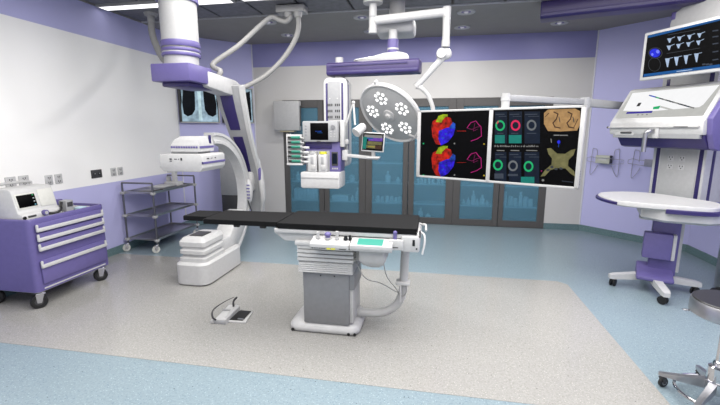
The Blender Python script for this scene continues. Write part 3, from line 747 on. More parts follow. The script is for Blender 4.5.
b.build('pedal_cover', t, world=True)
b = MB(); b.tube([(-1.76, 2.85, .035), (-1.775, 2.83, .07), (-1.785, 2.86, .115), (-1.74, 2.93, .15), (-1.68, 3.02, .17)], [.008, .008, .006, .004, .003], 'darkgrey', 8, 4); b.build('cable', t, world=True)
b = MB(); b.tube([(-1.69, 3.03, .07), (-1.69, 3.03, .12), (-1.672, 3.03, .15), (-1.655, 3.03, .165)], .009, 'darkgrey', 8, 3); b.build('lever', t, world=True)
# ------------------------------------------------------------------ overbed table
t = thing('mobile_worktable', 'white-topped wheeled work table with violet column on the right', 'table', (2.23, 4.37, 0))
hub = Vector((2.22, 4.38, 0))
WH = [Vector((1.865, 4.37, 0)), Vector((2.15, 3.955, 0)), Vector((2.585, 4.28, 0)), Vector((2.36, 4.80, 0))]
for w_ in WH:
    d = (w_-hub); L_ = d.length; a = math.atan2(d.y, d.x)
    b = MB(); b.T = Matrix.Translation(hub) @ Matrix.Rotation(a, 4, 'Z')
    b.loft([[(.02, -.04, .10), (.02, .04, .10), (.02, .04, .17), (.02, -.04, .17)], [(L_*.6, -.035, .09), (L_*.6, .035, .09), (L_*.6, .035, .15), (L_*.6, -.035, .15)], [(L_-.01, -.034, .085), (L_-.01, .034, .085), (L_-.01, .034, .135), (L_-.01, -.034, .135)], [(L_+.035, -.024, .085), (L_+.035, .024, .085), (L_+.035, .024, .125), (L_+.035, -.024, .125)]], 'white')
    b.build('leg', t, world=True)
    castor(t, w_.x-2.23, w_.y-4.37, .04, top=.086, rz=a+.8, twin=True, fork_m='black')
ta = math.radians(-31)            # long direction of the table top
b = MB(); b.T = Matrix.Translation((2.235, 4.37, 0)) @ Matrix.Rotation(math.radians(-22), 4, 'Z')
# violet column: foot cover, lower sleeve, upper sleeve
b.box((.06, .06, .455), (.23, .10, .60), 'purple', .012); b.span((.17, .02, .2), (.20, .11, .75), 'white2', .006)
colm = b.build('column', t, world=True)
b = MB(); b.T = Matrix.Translation((2.235, 4.37, 0)) @ Matrix.Rotation(math.radians(-22), 4, 'Z')
b.span((-.12, -.08, .335), (.115, .03, .595), 'purple2', .012); b.span((.115, -.07, .335), (.145, .05, .59), 'white', .006)
b.build('drive_box', colm, world=True)
b = MB(); b.T = Matrix.Translation((2.235, 4.37, 0)) @ Matrix.Rotation(math.radians(-22), 4, 'Z')
b.prism([(-.20, .135), (-.12, .115), (.12, .115), (.12, .25), (.05, .25), (.0, .21), (-.06, .195), (-.20, .175)], 'X', -.15, .155, 'purple', .018)
b.build('foot_cover', t, world=True)
b = MB(); b.T = Matrix.Translation((2.235, 4.37, 0)) @ Matrix.Rotation(math.radians(-22), 4, 'Z')
b.prism(roundrect(.03, .0, .42, .22, .05), 'Z', .728, .745, 'white', .004); b.build('collar_plate', t, world=True)
b = MB()
und = [(1.97, 4.20), (2.08, 4.03), (2.40, 3.93), (2.56, 3.99), (2.60, 4.14), (2.46, 4.46), (2.10, 4.56)]
b.loft([[(x*.88+2.3*.12, y*.88+4.25*.12, .76) for x, y in und], [(x, y, .785) for x, y in und], [(x, y, .885) for x, y in und]], 'white')
b.box((2.03, 4.225, .85), (.03, .03, .02), 'black', .003, rz=-.9)
b.build('under_housing', t, world=True, sharp=.9)
top = [Vector((x, y, 0)) for x, y in ((1.70, 4.42), (1.74, 4.63), (1.87, 4.77), (2.11, 4.83), (2.30, 4.77), (2.42, 4.62), (2.51, 4.46), (2.60, 4.29), (2.60, 4.15), (2.53, 4.02), (2.42, 3.92), (2.25, 3.94), (2.08, 4.0), (1.9, 4.08), (1.75, 4.19))]
tp = [(p.x, p.y) for p in spline(top, 4, True)]
b = MB(); cxm, cym = 2.18, 4.36
b.loft([[(cxm+(x-cxm)*.97, cym+(y-cym)*.97, .882) for x, y in tp], [(x, y, .892) for x, y in tp], [(x, y, .925) for x, y in tp], [(cxm+(x-cxm)*.985, cym+(y-cym)*.985, .935) for x, y in tp], [(cxm+(x-cxm)*.95, cym+(y-cym)*.95, .932) for x, y in tp]], 'white')
b.build('tabletop', t, world=True)
def bumper(i0, i1, z0, z1, nm):
    b = MB(); P = tp[i0:i1] if i1 > i0 else tp[i0:]+tp[:i1]
    rings = []
    for k, (x, y) in enumerate(P):
        n = Vector((x-cxm, y-cym, 0)).normalized(); q = Vector((x, y, 0))
        s_ = .5 if k in (0, len(P)-1) else 1
        rings.append([q-n*.01+Vector((0, 0, z0)), q+n*.022*s_+Vector((0, 0, z0+.008)), q+n*.022*s_+Vector((0, 0, z1-.008)), q-n*.01+Vector((0, 0, z1))])
    b.loft(rings, 'navy'); b.build(nm, t, world=True)
bumper(56, 9, .885, .922, 'edge_grip'); bumper(37, 49, .852, .9, 'edge_grip'); bumper(20, 27, .885, .922, 'edge_grip')
# ------------------------------------------------------------------ revolving stool
SX, SY = 1.672, 2.47
t = thing('revolving_stool', 'chrome revolving stool with round dark seat at the right bottom corner', 'stool', (SX, SY, 0))
b = MB(); b.lathe([(0, .575), (.165, .555), (.178, .565), (.178, .632), (.173, .642), (.165, .645), (.158, .64), (0, .64)], 'steel', n=48)
se = b.build('seat', t)
b = MB(); b.lathe([(0, .644), (.170, .644), (.171, .647), (.165, .652), (0, .653)], 'seat_top', n=48); b.build('seat_pad', se)
b = MB(); b.lathe([(.0, .08), (.05, .08), (.055, .1), (.05, .24), (.035, .25), (.03, .27), (.022, .28), (.022, .575), (0, .575)], 'chrome', n=28); b.build('column', t)
b = MB(); b.tube([(0, 0, .56), (-.10, .02, .555), (-.165, .04, .558)], .008, 'chrome', 8, 3); b.box((-.185, .05, .559), (.035, .02, .008), 'steel', .003, rz=-.25); b.build('height_lever', t)
for k in range(5):
    a = math.radians(150-72*k)
    b = MB(); b.T = Matrix.Rotation(a, 4, 'Z')
    b.loft([[(.02, -.02, .10), (.02, .02, .10), (.02, .02, .16), (.02, -.02, .16)], [(.12, -.017, .085), (.12, .017, .085), (.12, .017, .13), (.12, -.017, .13)], [(.25, -.014, .078), (.25, .014, .078), (.25, .014, .10), (.25, -.014, .10)], [(.27, -.01, .08), (.27, .01, .08), (.27, .01, .096), (.27, -.01, .096)]], 'steel')
    b.build('leg', t)
    castor(t, .25*math.cos(a), .25*math.sin(a), .031, 'rubber', 'darkgrey', top=.08, rz=a+.9)
b = MB(); b.tube([(.19*math.cos(k*PI/24), .19*math.sin(k*PI/24), .068) for k in range(48)], .009, 'chrome', 10, closed=True); b.build('foot_ring', t)
# ------------------------------------------------------------------ pedal bin
t = thing('pedal_bin', 'brushed steel pedal bin with black pedals at the right edge behind the stool', 'bin', (3.0, 4.43, 0))
b = MB(); b.lathe([(.0, .0), (.135, .0), (.135, .03), (.15, .035), (.155, .62), (.15, .64), (.10, .68), (0, .69)], 'steel', n=40); b.build('body', t)
b = MB(); b.T = Matrix.Rotation(math.radians(205), 4, 'Z')
b.prism([(.10, -.03), (.22, -.045), (.285, -.02), (.29, .02), (.2, .045), (.10, .03)], 'Z', .035, .047, 'rubber', .003); b.prism([(.10, .06), (.21, .05), (.24, .1), (.1, .1)], 'Z', .012, .022, 'rubber', .003)
b.build('pedal', t)
# ------------------------------------------------------------------ screens: flat pictures shown on lit panels
def on_plane(x, y, P, n):
    r = rt*((x-360)/FOC) - up*((y-202.5)/FOC) + fw
    o = Vector((0, 0, 1.6)); P = Vector(P); n = Vector(n)
    return o + r*((P-o).dot(n)/r.dot(n))
class Art:                       # polygons laid on a screen standing at P, its width along angle a
    def __init__(s, P, a, y):
        s.P = Vector((P[0], P[1], 0)); s.d = Vector((math.cos(a), math.sin(a), 0)); s.nrm = Vector((-math.sin(a), math.cos(a), 0))
        s.y = y; s.b = MB(); s.k = 0
        s.o = s.P + s.nrm*y
    def loc(s, x, y):
        p = on_plane(x, y, s.o, s.nrm); return ((p-s.o).dot(s.d), p.z)
    def poly(s, pts, m, k=1, px=True):
        P = [s.loc(*p) for p in pts] if px else pts
        s.b.prism(P, 'Y', s.y-k*.0008-.0004, s.y-k*.0008+.0003, m); return s
    def rect(s, x0, y0, x1, y1, m, k=1): return s.poly([(x0, y0), (x1, y0), (x1, y1), (x0, y1)], m, k)
    def blob(s, cx, cy, rx, ry, m, k=1, n=18, wob=0., a0=0., a1=2*PI):
        return s.poly([(cx+rx*(1+wob*math.sin(3*t+cx))*math.cos(t), cy+ry*(1+wob*math.cos(2*t+cy))*math.sin(t)) for t in [a0+(a1-a0)*i/n for i in range(n)]], m, k)
    def line(s, pts, w, m, k=1):
        for p, q in zip(pts, pts[1:]):
            d = Vector((q[0]-p[0], q[1]-p[1])); d.normalize(); nn = Vector((-d.y, d.x))*w/2; d = d*w*.4
            s.poly([(p[0]-d.x+nn.x, p[1]-d.y+nn.y), (q[0]+d.x+nn.x, q[1]+d.y+nn.y), (q[0]+d.x-nn.x, q[1]+d.y-nn.y), (p[0]-d.x-nn.x, p[1]-d.y-nn.y)], m, k)
        return s
    def ring(s, cx, cy, r, w, m, k=2, n=20):
        for i in range(n):
            t0, t1 = 2*PI*i/n, 2*PI*(i+1)/n
            s.poly([(cx+(r+w/2)*math.cos(t0), cy+(r+w/2)*math.sin(t0)*1.12), (cx+(r+w/2)*math.cos(t1), cy+(r+w/2)*math.sin(t1)*1.12), (cx+(r-w/2)*math.cos(t1), cy+(r-w/2)*math.sin(t1)*1.12), (cx+(r-w/2)*math.cos(t0), cy+(r-w/2)*math.sin(t0)*1.12)], m, k)
        return s
for nm, rgb, s_, v in (('g_red', (186, 30, 14), .7, .7), ('g_blue', (44, 24, 214), .7, .6), ('g_lime', (150, 176, 20), .8, .35), ('g_azure', (30, 80, 190), .7, .5), ('g_pink', (196, 30, 130), .8, .1), ('g_pinkd', (130, 20, 90), .7, .2),
        ('g_navy', (12, 26, 46), .8, .2), ('g_teal', (22, 128, 116), .8, .12), ('g_green', (30, 178, 110), .85, .05), ('g_rose', (222, 40, 90), .85, .05), ('g_grey', (112, 116, 120), .8, .05), ('g_txt', (160, 160, 158), .6, .1), ('g_txtd', (70, 78, 92), .7, .1),
        ('g_tan', (186, 146, 96), .75, .18), ('g_brown', (84, 58, 44), .7, .2), ('g_olive', (122, 118, 78), .75, .22), ('g_bar', (24, 92, 160), .8, .05), ('g_wave', (176, 196, 224), .85, .1), ('g_ball', (30, 40, 215), .9, .3), ('g_ballh', (120, 130, 250), .9, .1), ('g_slate', (60, 64, 70), .8, .1), ('g_white', (246, 246, 247), .9, .01), ('g_page', (206, 206, 202), .75, .03), ('g_indigo', (60, 50, 160), .8, .05), ('g_yel', (190, 170, 40), .8, .1), ('g_vio', (110, 70, 170), .8, .3)):
    M[nm] = glow(nm, rgb, s_, v, 22)
# ------------------------------------------------------------------ two big screens on a boom
DA = math.atan2(-.45087, .89259); DP = (-.156, 4.32, 0)
t = thing('screen_boom', 'pair of large medical screens in one pale frame on a grey swing arm', 'screens', DP, DA)
b = MB()
x0, x1, z0, z1, xm = -.022, 1.530, 1.108, 1.802, .752
for (a0, a1, c0, c1) in ((x0, x1, z1-.02, z1), (x0, x1, z0, z0+.022), (x0, x0+.04, z0, z1), (x1-.035, x1, z0, z1), (xm-.018, xm+.02, z0, z1)): b.span((a0, -.03, c0), (a1, .03, c1), 'white2', .005)
b.span((x0+.02, .0, z0+.02), (x1-.02, .06, z1-.02), 'white2', .01)
b.build('frame', t)
b = MB()
for k in range(6): b.cyl((x1+.001, -.005, 1.15+k*.022), (x1+.003, -.005, 1.15+k*.022), .005, 'black', n=8)
b.build('side_buttons', t)
b = MB(); b.span((.014, -.024, 1.126), (.736, -.001, 1.784), 'scr'); s1 = b.build('screen', t)
b = MB(); b.span((.770, -.024, 1.126), (1.498, -.001, 1.784), 'scr'); s2 = b.build('screen', t)
A = Art(DP, DA, -.0245)
for dy in (0, 31.5):
    A.poly([(431.5, 126+dy), (433, 121+dy), (437, 119+dy), (445, 118.5+dy), (446, 130+dy), (441, 145+dy), (436, 144+dy), (432.5, 137+dy)], 'g_red', 1)
    A.poly([(439, 131+dy), (446, 128+dy), (453, 126.5+dy), (455.5, 127+dy), (453.5, 135+dy), (448, 142+dy), (441, 145.5+dy), (438.5, 139+dy)], 'g_blue', 2)
    A.poly([(435.8, 122+dy), (438.5, 116+dy), (443, 114.3+dy), (448, 114.5+dy), (447, 119+dy), (441, 122.5+dy)], 'g_lime', 3)
    A.poly([(442, 121+dy), (446, 116.5+dy), (451, 118+dy), (452.5, 123+dy), (449, 127.5+dy), (444, 128+dy)], 'g_red', 4)
    A.poly([(449, 128+dy), (453, 122+dy), (455.5, 124+dy), (455, 129+dy)], 'g_azure', 3)
    for x, y in ((441, 131), (446, 134), (443, 138)): A.blob(x, y+dy, 1.2, .9, 'g_azure', 4, 8)
    A.line([(467, 128+dy), (471, 122.5+dy), (476, 121+dy), (479, 125+dy), (481, 126.5+dy), (481.5, 136+dy), (477, 139+dy), (471, 141+dy)], .55, 'g_pink', 1)
    A.line([(467, 128+dy), (472, 129.5+dy), (477, 127+dy), (481, 126.5+dy)], .5, 'g_pinkd', 2); A.line([(475, 123+dy), (473.5, 131+dy), (478, 129+dy)], .4, 'g_pinkd', 3)
    A.line([(457, 131+dy), (466, 131+dy)], .35, 'g_red', 1)
    for x, y, m in ((423.5, 143.5, 'g_green'), (454.5, 143.5, 'g_txt'), (487, 144, 'g_yel')): A.blob(min(x, 484), y+dy, .8, .8, m, 1, 8)
A.b.build('shown_image', s1)
A = Art(DP, DA, -.0245)
for i, (xa, xb) in enumerate(((495, 507.2), (509, 522), (524.5, 540))):
    A.rect(xa, 111.5, xb, 143.5, 'g_navy', 1); A.rect(xa, 152, xb-.8, 183, 'g_navy', 1)
    A.line([(xa+1, 114.5), (xb-3, 114.2)], .8, 'g_txtd', 2); A.line([(xa+4, 116.5), (xb-1, 116.3)], .6, 'g_txtd', 2)
    A.line([(xa+1, 154.5), (xb-4, 154.5)], .8, 'g_txtd', 2); A.line([(xa+5, 157), (xb-1, 157)], .6, 'g_txtd', 2)
    A.line([(xa+2, 150.4), (xb-3, 150.6)], .8, 'g_txt', 2); A.line([(xa+2.5, 133.3), (xb-4, 133.3)], .7, 'g_txtd', 2)
for cx_, cy_, m in ((500.2, 125.6, 'g_green'), (515.6, 125.4, 'g_rose'), (531.6, 125.2, 'g_grey'), (498, 165, 'g_green'), (513, 165.8, 'g_grey'), (528.6, 166.4, 'g_green')): A.ring(cx_, cy_, 4.0, 1.7, m)
A.poly([(496.5, 123.5), (498.3, 120.5), (499, 121.6), (497.6, 124)], 'g_rose', 4)
A.rect(495, 135, 504.8, 143.2, 'g_teal', 3); A.rect(508.9, 135, 521.5, 143.2, 'g_teal', 3); A.rect(521, 176.8, 534.4, 183.2, 'g_teal', 3)
A.rect(494.5, 173.5, 503.5, 178.5, 'g_txtd', 3); A.rect(508, 174, 518, 176, 'g_txtd', 3)
x = 494.5; random.seed(3)
while x < 538:
    w = random.choice((.5, .6, .8)); h = random.choice((1.1, 1.3, 1.9)); A.rect(x, 147-h, x+w, 147, 'g_txt', 2); x += w+random.choice((.35, .35, .4, 1.1))
A.poly([(544, 124), (544, 113), (548, 109.6), (575, 108.6), (580, 111), (580.5, 124), (577, 130.5), (560, 131.5), (548, 131)], 'g_tan', 1)
for xx in (556, 570):
    A.line([(xx-2, 112), (xx+2, 114), (xx+.5, 119), (xx-3, 123), (xx-1, 127), (xx+4, 128)], 1.2, 'g_brown', 2); A.line([(xx+3, 117), (xx+4, 122)], .8, 'g_slate', 3)
A.line([(545, 117), (549, 113)], .7, 'g_brown', 2); A.line([(578, 119), (574, 127)], .7, 'g_brown', 2)
A.line([(554, 135.2), (559, 135.2)], .9, 'g_txt', 1); A.line([(560, 135.3), (567.5, 135.3)], .9, 'g_txt', 1)
A.blob(558.8, 142, 1.6, 1.8, 'g_ball', 1, 10); A.line([(558.8, 144), (558.5, 147)], .7, 'g_azure', 2); A.line([(551, 139), (551.5, 142.5)], .8, 'g_txt', 1)
A.poly([(547, 148.5), (551, 148), (557, 153.5), (565, 153.8), (571, 150), (575.5, 149), (573.5, 155), (568.5, 160), (568, 166), (574, 171), (575.8, 177), (571, 174), (565.5, 168.5), (557, 168), (550.5, 170), (545, 176), (540.5, 176.5), (545, 170), (551.5, 164.5), (552, 158.5), (548.5, 154)], 'g_olive', 1)
for x, y in ((552, 167), (556, 169), (561, 168.5), (548, 170)): A.blob(x, y, 1.8, 1.3, 'g_slate', 2, 8, .2)
A.blob(543, 180.2, 1.3, 1.2, 'g_txt', 1, 9); A.line([(562, 181), (573, 182.3)], .5, 'g_txtd', 1); A.blob(541.5, 171, .6, .6, 'g_pink', 1, 6)
A.b.build('shown_image', s2)
# supporting arm
b = MB(); b.cyl((.85, .06, 1.80), (.85, .06, 1.935), .038, 'white2', n=24); b.cyl((.85, .06, 1.87), (.85, .06, 1.885), .042, 'white', n=24)
b.box((.85, .07, 1.7), (.2, .06, .2), 'white2', .01); b.build('swivel_post', t)
W = lambda p: (Vector(p))
p0 = Vector((.603, 3.99, 1.90)); p1 = Vector((1.545, 4.72, 1.89)); p2 = Vector((2.93, 6.24, 1.89))
b = MB()
for q0, q1 in ((p0, p1), (p1, p2)):
    d = q1-q0; a = math.atan2(d.y, d.x)
    b.box((q0+q1)/2, (d.length, .06, .06 if q0 is p0 else .085), 'grey', .01, rz=a)
b.build('boom_arm', t, world=True)
b = MB(); b.cyl(p1+Vector((0, 0, -.06)), p1+Vector((0, 0, .05)), .055, 'grey', n=24); b.build('elbow_joint', t, world=True)
# ------------------------------------------------------------------ right-hand supply pendant
RA = math.radians(-62)
CT = (2.672, 4.577, 0); CC = (2.428, 4.25, 0)
t = thing('supply_pendant', 'white and violet ceiling supply column behind the wheeled work table', 'pendant', (*CT[:2], .86), RA)
zz = -.86
b = MB()
outl = [(-.54, .0+zz+.86), (.0, zz+.86), (.0, 2.88+zz), (-.30, 2.88+zz), (-.44, 2.855+zz), (-.515, 2.80+zz), (-.54, 2.72+zz)]
b.prism(outl, 'Y', 0, .44, 'white', .012)
body = b.build('column', t)
b = MB()
for xa, xb in ((-.502, -.462), (-.064, -.026)): b.span((xa, -.004, .004), (xb, .01, 1.2), 'navy', .002); b.build('violet_strip', body); b = MB()
b.span((-.008, .09, .004), (.004, .13, 1.2), 'navy', .002); b.build('violet_strip', body); b = MB()
b.span((-.532, -.004, 1.89), (-.49, .01, 1.965), 'purple', .002); b.build('violet_mark', body); b = MB(); b.span((-.49, -.004, 1.205), (-.455, .01, 1.28), 'navy', .002); b.build('violet_mark', body); b = MB(); b.span((-.075, -.004, 1.2), (-.035, .01, 1.32), 'navy', .002)
b.build('violet_mark', body)
b = MB(); b.span((-.448, -.006, .02), (-.075, .008, .62), 'white2', .003); b.cyl((-.27, -.008, .585), (-.27, -.004, .585), .018, 'grey', n=16)
pn = b.build('service_panel', body)
for x in (-.335, -.22):
    for z in (.445, .355):
        b = MB()
        b.span((x-.03, -.009, z-.028), (x+.03, -.005, z+.028), 'white', .002)
        for s in (-1, 1): b.span((x+s*.014-.003, -.011, z+.002), (x+s*.014+.003, -.008, z+.018), 'black')
        b.cyl((x, -.011, z-.012), (x, -.008, z-.012), .006, 'black', n=8)
        b.build('outlet', pn)
# overhead arm of that pendant
q0 = Vector((1.16, 5.255, 0)); q1 = Vector((2.86, 4.80, 0)); d = q1-q0; a = math.atan2(d.y, d.x)
b = MB(); b.T = Matrix.Translation(((q0+q1)/2)) @ Matrix.Rotation(a, 4, 'Z')
L_ = d.length
b.prism([(-.13, 2.87), (-.10, 2.85), (.10, 2.85), (.13, 2.87), (.13, 3.02), (.1, 3.04), (-.1, 3.04), (-.13, 3.02)], 'X', -L_/2, L_/2, 'navy', .006)
b.span((-L_/2+.01, -.135, 2.90), (L_/2-.01, .135, 3.03), 'violet_d', .01)
ar = b.build('overhead_arm', t, world=True)
b = MB(); b.cyl((1.9, 5.055, 3.03), (1.9, 5.055, ZC+.012), .14, 'white2', n=32); b.build('ceiling_mount', ar, world=True)
# display carried by the pendant
t = thing('vitals_display', 'white-framed patient display with waveforms and a blue ball, at the top right', 'display', (*CC[:2], 2.1), RA)
b = MB(); b.span((-.692, .0, .015), (.16, .05, .49), 'white', .01); b.span((-.5, .05, .1), (.0, .374, .36), 'white2', .02); b.build('casing', t)
b = MB(); b.span((-.655, -.003, .045), (.13, .004, .462), 'scr'); s_ = b.build('screen', t)
A = Art(CC, RA, -.0035)
A.poly([(648.3, 35.7), (720, 18.5), (720, 20.5), (648.1, 38)], 'g_bar', 1)
A.poly([(643.8, 74.2), (720, 64.3), (720, 67.6), (643.4, 77)], 'g_bar', 1)
A.blob(655.5, 53, 7, 5.6, 'g_slate', 1, 20); A.blob(655.5, 53, 6.3, 5, 'scr', 2, 20); A.blob(655.2, 53, 5.4, 4.4, 'g_ball', 3, 18); A.blob(658, 51.6, 1.8, 1.8, 'g_ballh', 4, 10); A.blob(652.5, 54.5, 1.2, 1.5, 'g_ballh', 4, 10)
A.ring(654.5, 64.5, 6, .4, 'g_slate', 1)
for y0, h, xs in ((38.6, 4.2, (669.5, 679.5, 689.5, 699.5)), (45.8, 4.2, (669, 678.5, 688.5, 698.5)), (58.3, 8.5, (667.5, 676.5, 686, 696.5))):
    for x in xs:
        yy = y0-(x-669)*.17
        w = 2.3
        A.poly([(x-w, yy), (x+w, yy-.4), (x+.6, yy+h), (x-.4, yy+h)], 'g_wave', 1)
        A.line([(x+w, yy-.3), (x+5.4, yy-1.6 if h < 6 else yy-1)], .5, 'g_wave', 2)
A.line([(668, 35), (700, 29)], .5, 'g_slate', 1); A.line([(667, 53.5), (700, 48)], .5, 'g_slate', 1)
for y in (31, 37, 44, 52, 60): A.line([(713, y), (718, y-.8)], 1.1, 'g_txtd', 1)
for x in (703, 706.5, 710): A.line([(x, 64.5), (x+1.8, 64.2)], 1.6, 'g_txtd', 1)
A.line([(677, 71.5), (692, 69.6)], .8, 'g_wave', 2)
A.b.bm.transform(Matrix.Translation((0, 0, -2.1))); A.b.build('shown_image', s_)
# slanted console under the display
t = thing('control_console', 'white slant-topped console with lit touch panel and violet underside on the pendant', 'console', (*CC[:2], 1.42), RA)
b = MB(); Z = -1.42
b.prism([(.0, 1.555+Z), (-.012, 1.60+Z), (-.012, 1.685+Z), (.012, 1.715+Z), (.235, 2.045+Z), (.27, 2.06+Z), (.366, 2.06+Z), (.366, 1.555+Z)], 'X', -.975, -.0, 'white', .012)
b.build('casing', t)
b = MB(); b.prism([(.03, 1.558+Z), (.03, 1.53+Z), (.10, 1.43+Z), (.15, 1.415+Z), (.366, 1.415+Z), (.366, 1.558+Z)], 'X', -.90, -.005, 'navy', .006)
b.span((-.93, .0, 1.52+Z), (-.03, .06, 1.622+Z), 'grey', .004)
u_ = b.build('underside', t)
b = MB(); b.prism([(.04, 1.56+Z), (.10, 1.43+Z), (.15, 1.41+Z), (.366, 1.41+Z), (.366, 2.045+Z), (.255, 2.045+Z), (.02, 1.71+Z)], 'X', -.004, .05, 'purple', .008)
b.span((.03, .13, 1.80+Z), (.054, .33, 1.835+Z), 'white2', .003)
b.build('end_cheek', t)
b = MB(); b.span((-.99, -.035, 1.625+Z), (-.03, .0, 1.64+Z), 'white2', .004); b.cyl((-.985, -.03, 1.632+Z), (-.975, -.03, 1.632+Z), .012, 'darkgrey', n=10); b.span((-.25, -.037, 1.629+Z), (-.12, -.034, 1.637+Z), 'darkgrey'); b.build('front_rail', t)
b = MB(); b.span((-.9, -.006, 1.545+Z), (-.68, .01, 1.605+Z), 'white', .006); b.span((-.83, -.02, 1.565+Z), (-.70, .0, 1.585+Z), 'darkgrey', .008); b.build('drawer_pull', u_)
b = MB(); b.span((-.50, -.025, 1.52+Z), (-.40, .0, 1.625+Z), 'white', .006); b.tube([(-.45, -.03, 1.595+Z), (-.46, -.07, 1.59+Z), (-.48, -.085, 1.56+Z), (-.485, -.085, 1.42+Z), (-.485, -.085, 1.38+Z)], .022, 'steel', 12, 4); b.build('gas_outlet', u_)
b = MB(); b.cyl((-.18, -.004, 1.58+Z), (-.18, .002, 1.58+Z), .014, 'white2', n=14); b.build('round_port', u_)
# lit touch panel lying on the slope
slp = math.atan2(2.045-1.715, .235-.012); nx = Vector((0, -math.sin(slp), math.cos(slp))); vx = Vector((0, math.cos(slp), math.sin(slp)))
def slope(x, v, k=0.): return Vector((x, .012, 1.715+Z)) + vx*v + nx*k
def spoly(b, pts, k, m):
    b.loft([[slope(x, v, k*.0012) for x, v in pts], [slope(x, v, k*.0012+.0009) for x, v in pts]], m)
b = MB(); spoly(b, [(-.94, .02), (-.04, .02), (-.04, .375), (-.94, .375)], 1, 'g_page'); sp = b.build('touch_panel', t)
b = MB()
spoly(b, [(-.90, .12), (-.60, .095), (-.10, .12), (-.06, .36), (-.92, .36)], 2, 'g_white')
spoly(b, [(-.84, .075), (-.55, .075), (-.55, .10), (-.84, .10)], 3, 'g_indigo'); spoly(b, [(-.77, .17), (-.735, .17), (-.735, .215), (-.77, .215)], 3, 'black')
spoly(b, [(-.56, .12), (-.50, .12), (-.50, .16), (-.57, .15)], 3, 'g_green')
for i, m in enumerate(('g_azure', 'g_azure', 'g_green', 'g_slate', 'g_txt', 'g_slate', 'g_slate', 'g_txt', 'g_slate', 'g_slate', 'g_txtd', 'g_txt')):
    x = -.70+i*.045; v = .30-i*.0165
    spoly(b, [(x, v), (x+.05, v-.018), (x+.052, v-.004), (x+.002, v+.012)], 4+i % 2, m)
spoly(b, [(-.50, .14), (-.17, .03), (-.16, .045), (-.49, .155)], 3, 'g_page'); spoly(b, [(-.17, .05), (-.06, .06), (-.05, .2)], 3, 'g_page')
for i in range(3): spoly(b, [(-.70+i*.05, .05), (-.68+i*.05, .05), (-.68+i*.05, .062), (-.70+i*.05, .062)], 3, 'g_txt')
b.build('shown_image', sp)
# ------------------------------------------------------------------ centre pendant with anaesthesia units
PY = 4.6
tx0, tx1 = at(323.5, 100, PY).x, at(347, 100, PY).x
t = thing('anaesthesia_pendant', 'white ceiling pendant with violet crossbeam and drawer, before the glass cabinets', 'pendant', (-.46, 4.85, ZC))
b = MB(); zt = 2.19
b.prism(roundrect((tx0+tx1)/2, 1.68, tx1-tx0, 2*(zt-1.68), .06), 'Y', PY, PY+.25, 'white', .01)
tw = b.build('tower', t, world=True)
b = MB(); w = tx1-tx0
for xa in (at(325.8, 100, PY).x, at(341.3, 100, PY).x): b.span((xa, PY-.004, 1.25), (xa+.024, PY+.01, zt-.06), 'navy', .002); b.build('violet_strip', tw, world=True); b = MB()
b.span((tx1-.008, PY+.06, 1.3), (tx1+.004, PY+.085, zt-.07), 'navy', .002)
b.build('violet_strip', tw, world=True)
b = MB(); b.span((tx0+.055, PY-.006, 1.72), (tx1-.08, PY+.004, zt-.04), 'grey', .003); pn = b.build('service_panel', tw, world=True)
for xx in (at(330, 100, PY).x, at(337.5, 100, PY).x):
    for py in (105, 111, 117):
        zc = at(334, py, PY).z; b = MB()
        for s in (-1, 0, 1): b.span((xx+s*.022-.007, PY-.009, zc-.014), (xx+s*.022+.007, PY-.005, zc+.014), 'darkgrey', .001)
        b.build('outlet', pn, world=True)
    b = MB(); b.cyl((xx, PY-.009, at(334, 98.5, PY).z), (xx, PY-.005, at(334, 98.5, PY).z), .008, 'white', n=10); b.build('lamp', pn, world=True)
# crossbeam, ceiling arm and turret
c0, c1 = Vector((-1.24, 4.72, 0)), Vector((-.185, 4.60, 0)); d = c1-c0; a = math.atan2(d.y, d.x); L_ = d.length
b = MB(); b.T = Matrix.Translation((c0+c1)/2) @ Matrix.Rotation(a, 4, 'Z')
b.prism([(-.11, 2.235), (-.085, 2.215), (.10, 2.215), (.12, 2.24), (.12, 2.34), (.09, 2.36), (-.08, 2.36), (-.11, 2.34)], 'X', -L_/2, L_/2, 'violet_d', .012)
b.span((-L_/2+.06, -.118, 2.31), (L_/2-.12, -.105, 2.325), 'navy'); b.span((-L_/2+.01, -.117, 2.222), (L_/2-.01, -.1, 2.262), 'navy', .008)
cb = b.build('crossbeam', t, world=True)
b = MB(); b.cyl((-1.12, 4.72, 2.35), (-1.12, 4.72, 2.425), .045, 'white2', n=18); b.build('beam_cap', cb, world=True)
b = MB(); b.cyl((-1.12, 4.72, 2.18), (-1.12, 4.72, 2.23), .06, 'white2', n=20); b.build('tower_swivel', tw, world=True)
b = MB()
b.prism([(-.93, 2.355), (-.93, 2.385), (-.72, 2.41), (-.58, 2.445), (-.42, 2.455), (-.33, 2.43), (-.30, 2.355)], 'Y', 4.60, 4.80, 'white2', .02)
b.build('shoulder_cover', t, world=True)
b = MB(); b.cyl((-.50, 4.72, 2.44), (-.50, 4.72, 2.50), .06, 'purple', n=24); b.cyl((-.50, 4.72, 2.50), (-.50, 4.72, 2.60), .062, 'purple', n=24); b.cyl((-.50, 4.72, 2.488), (-.50, 4.72, 2.506), .064, 'white', n=24); b.cyl((-.50, 4.72, 2.6), (-.50, 4.72, 2.70), .05, 'white2', n=24); b.build('turret', t, world=True)
b = MB(); b.prism([(4.69, 2.70), (4.78, 2.665), (5.05, 2.665), (5.12, 2.72), (5.12, 2.84), (5.05, 2.87), (4.75, 2.86), (4.69, 2.82)], 'X', -.70, -.265, 'white2', .045); b.cyl((-.48, 4.95, 2.86), (-.48, 4.95, ZC+.012), .09, 'white2', n=28); b.build('ceiling_arm', t, world=True)
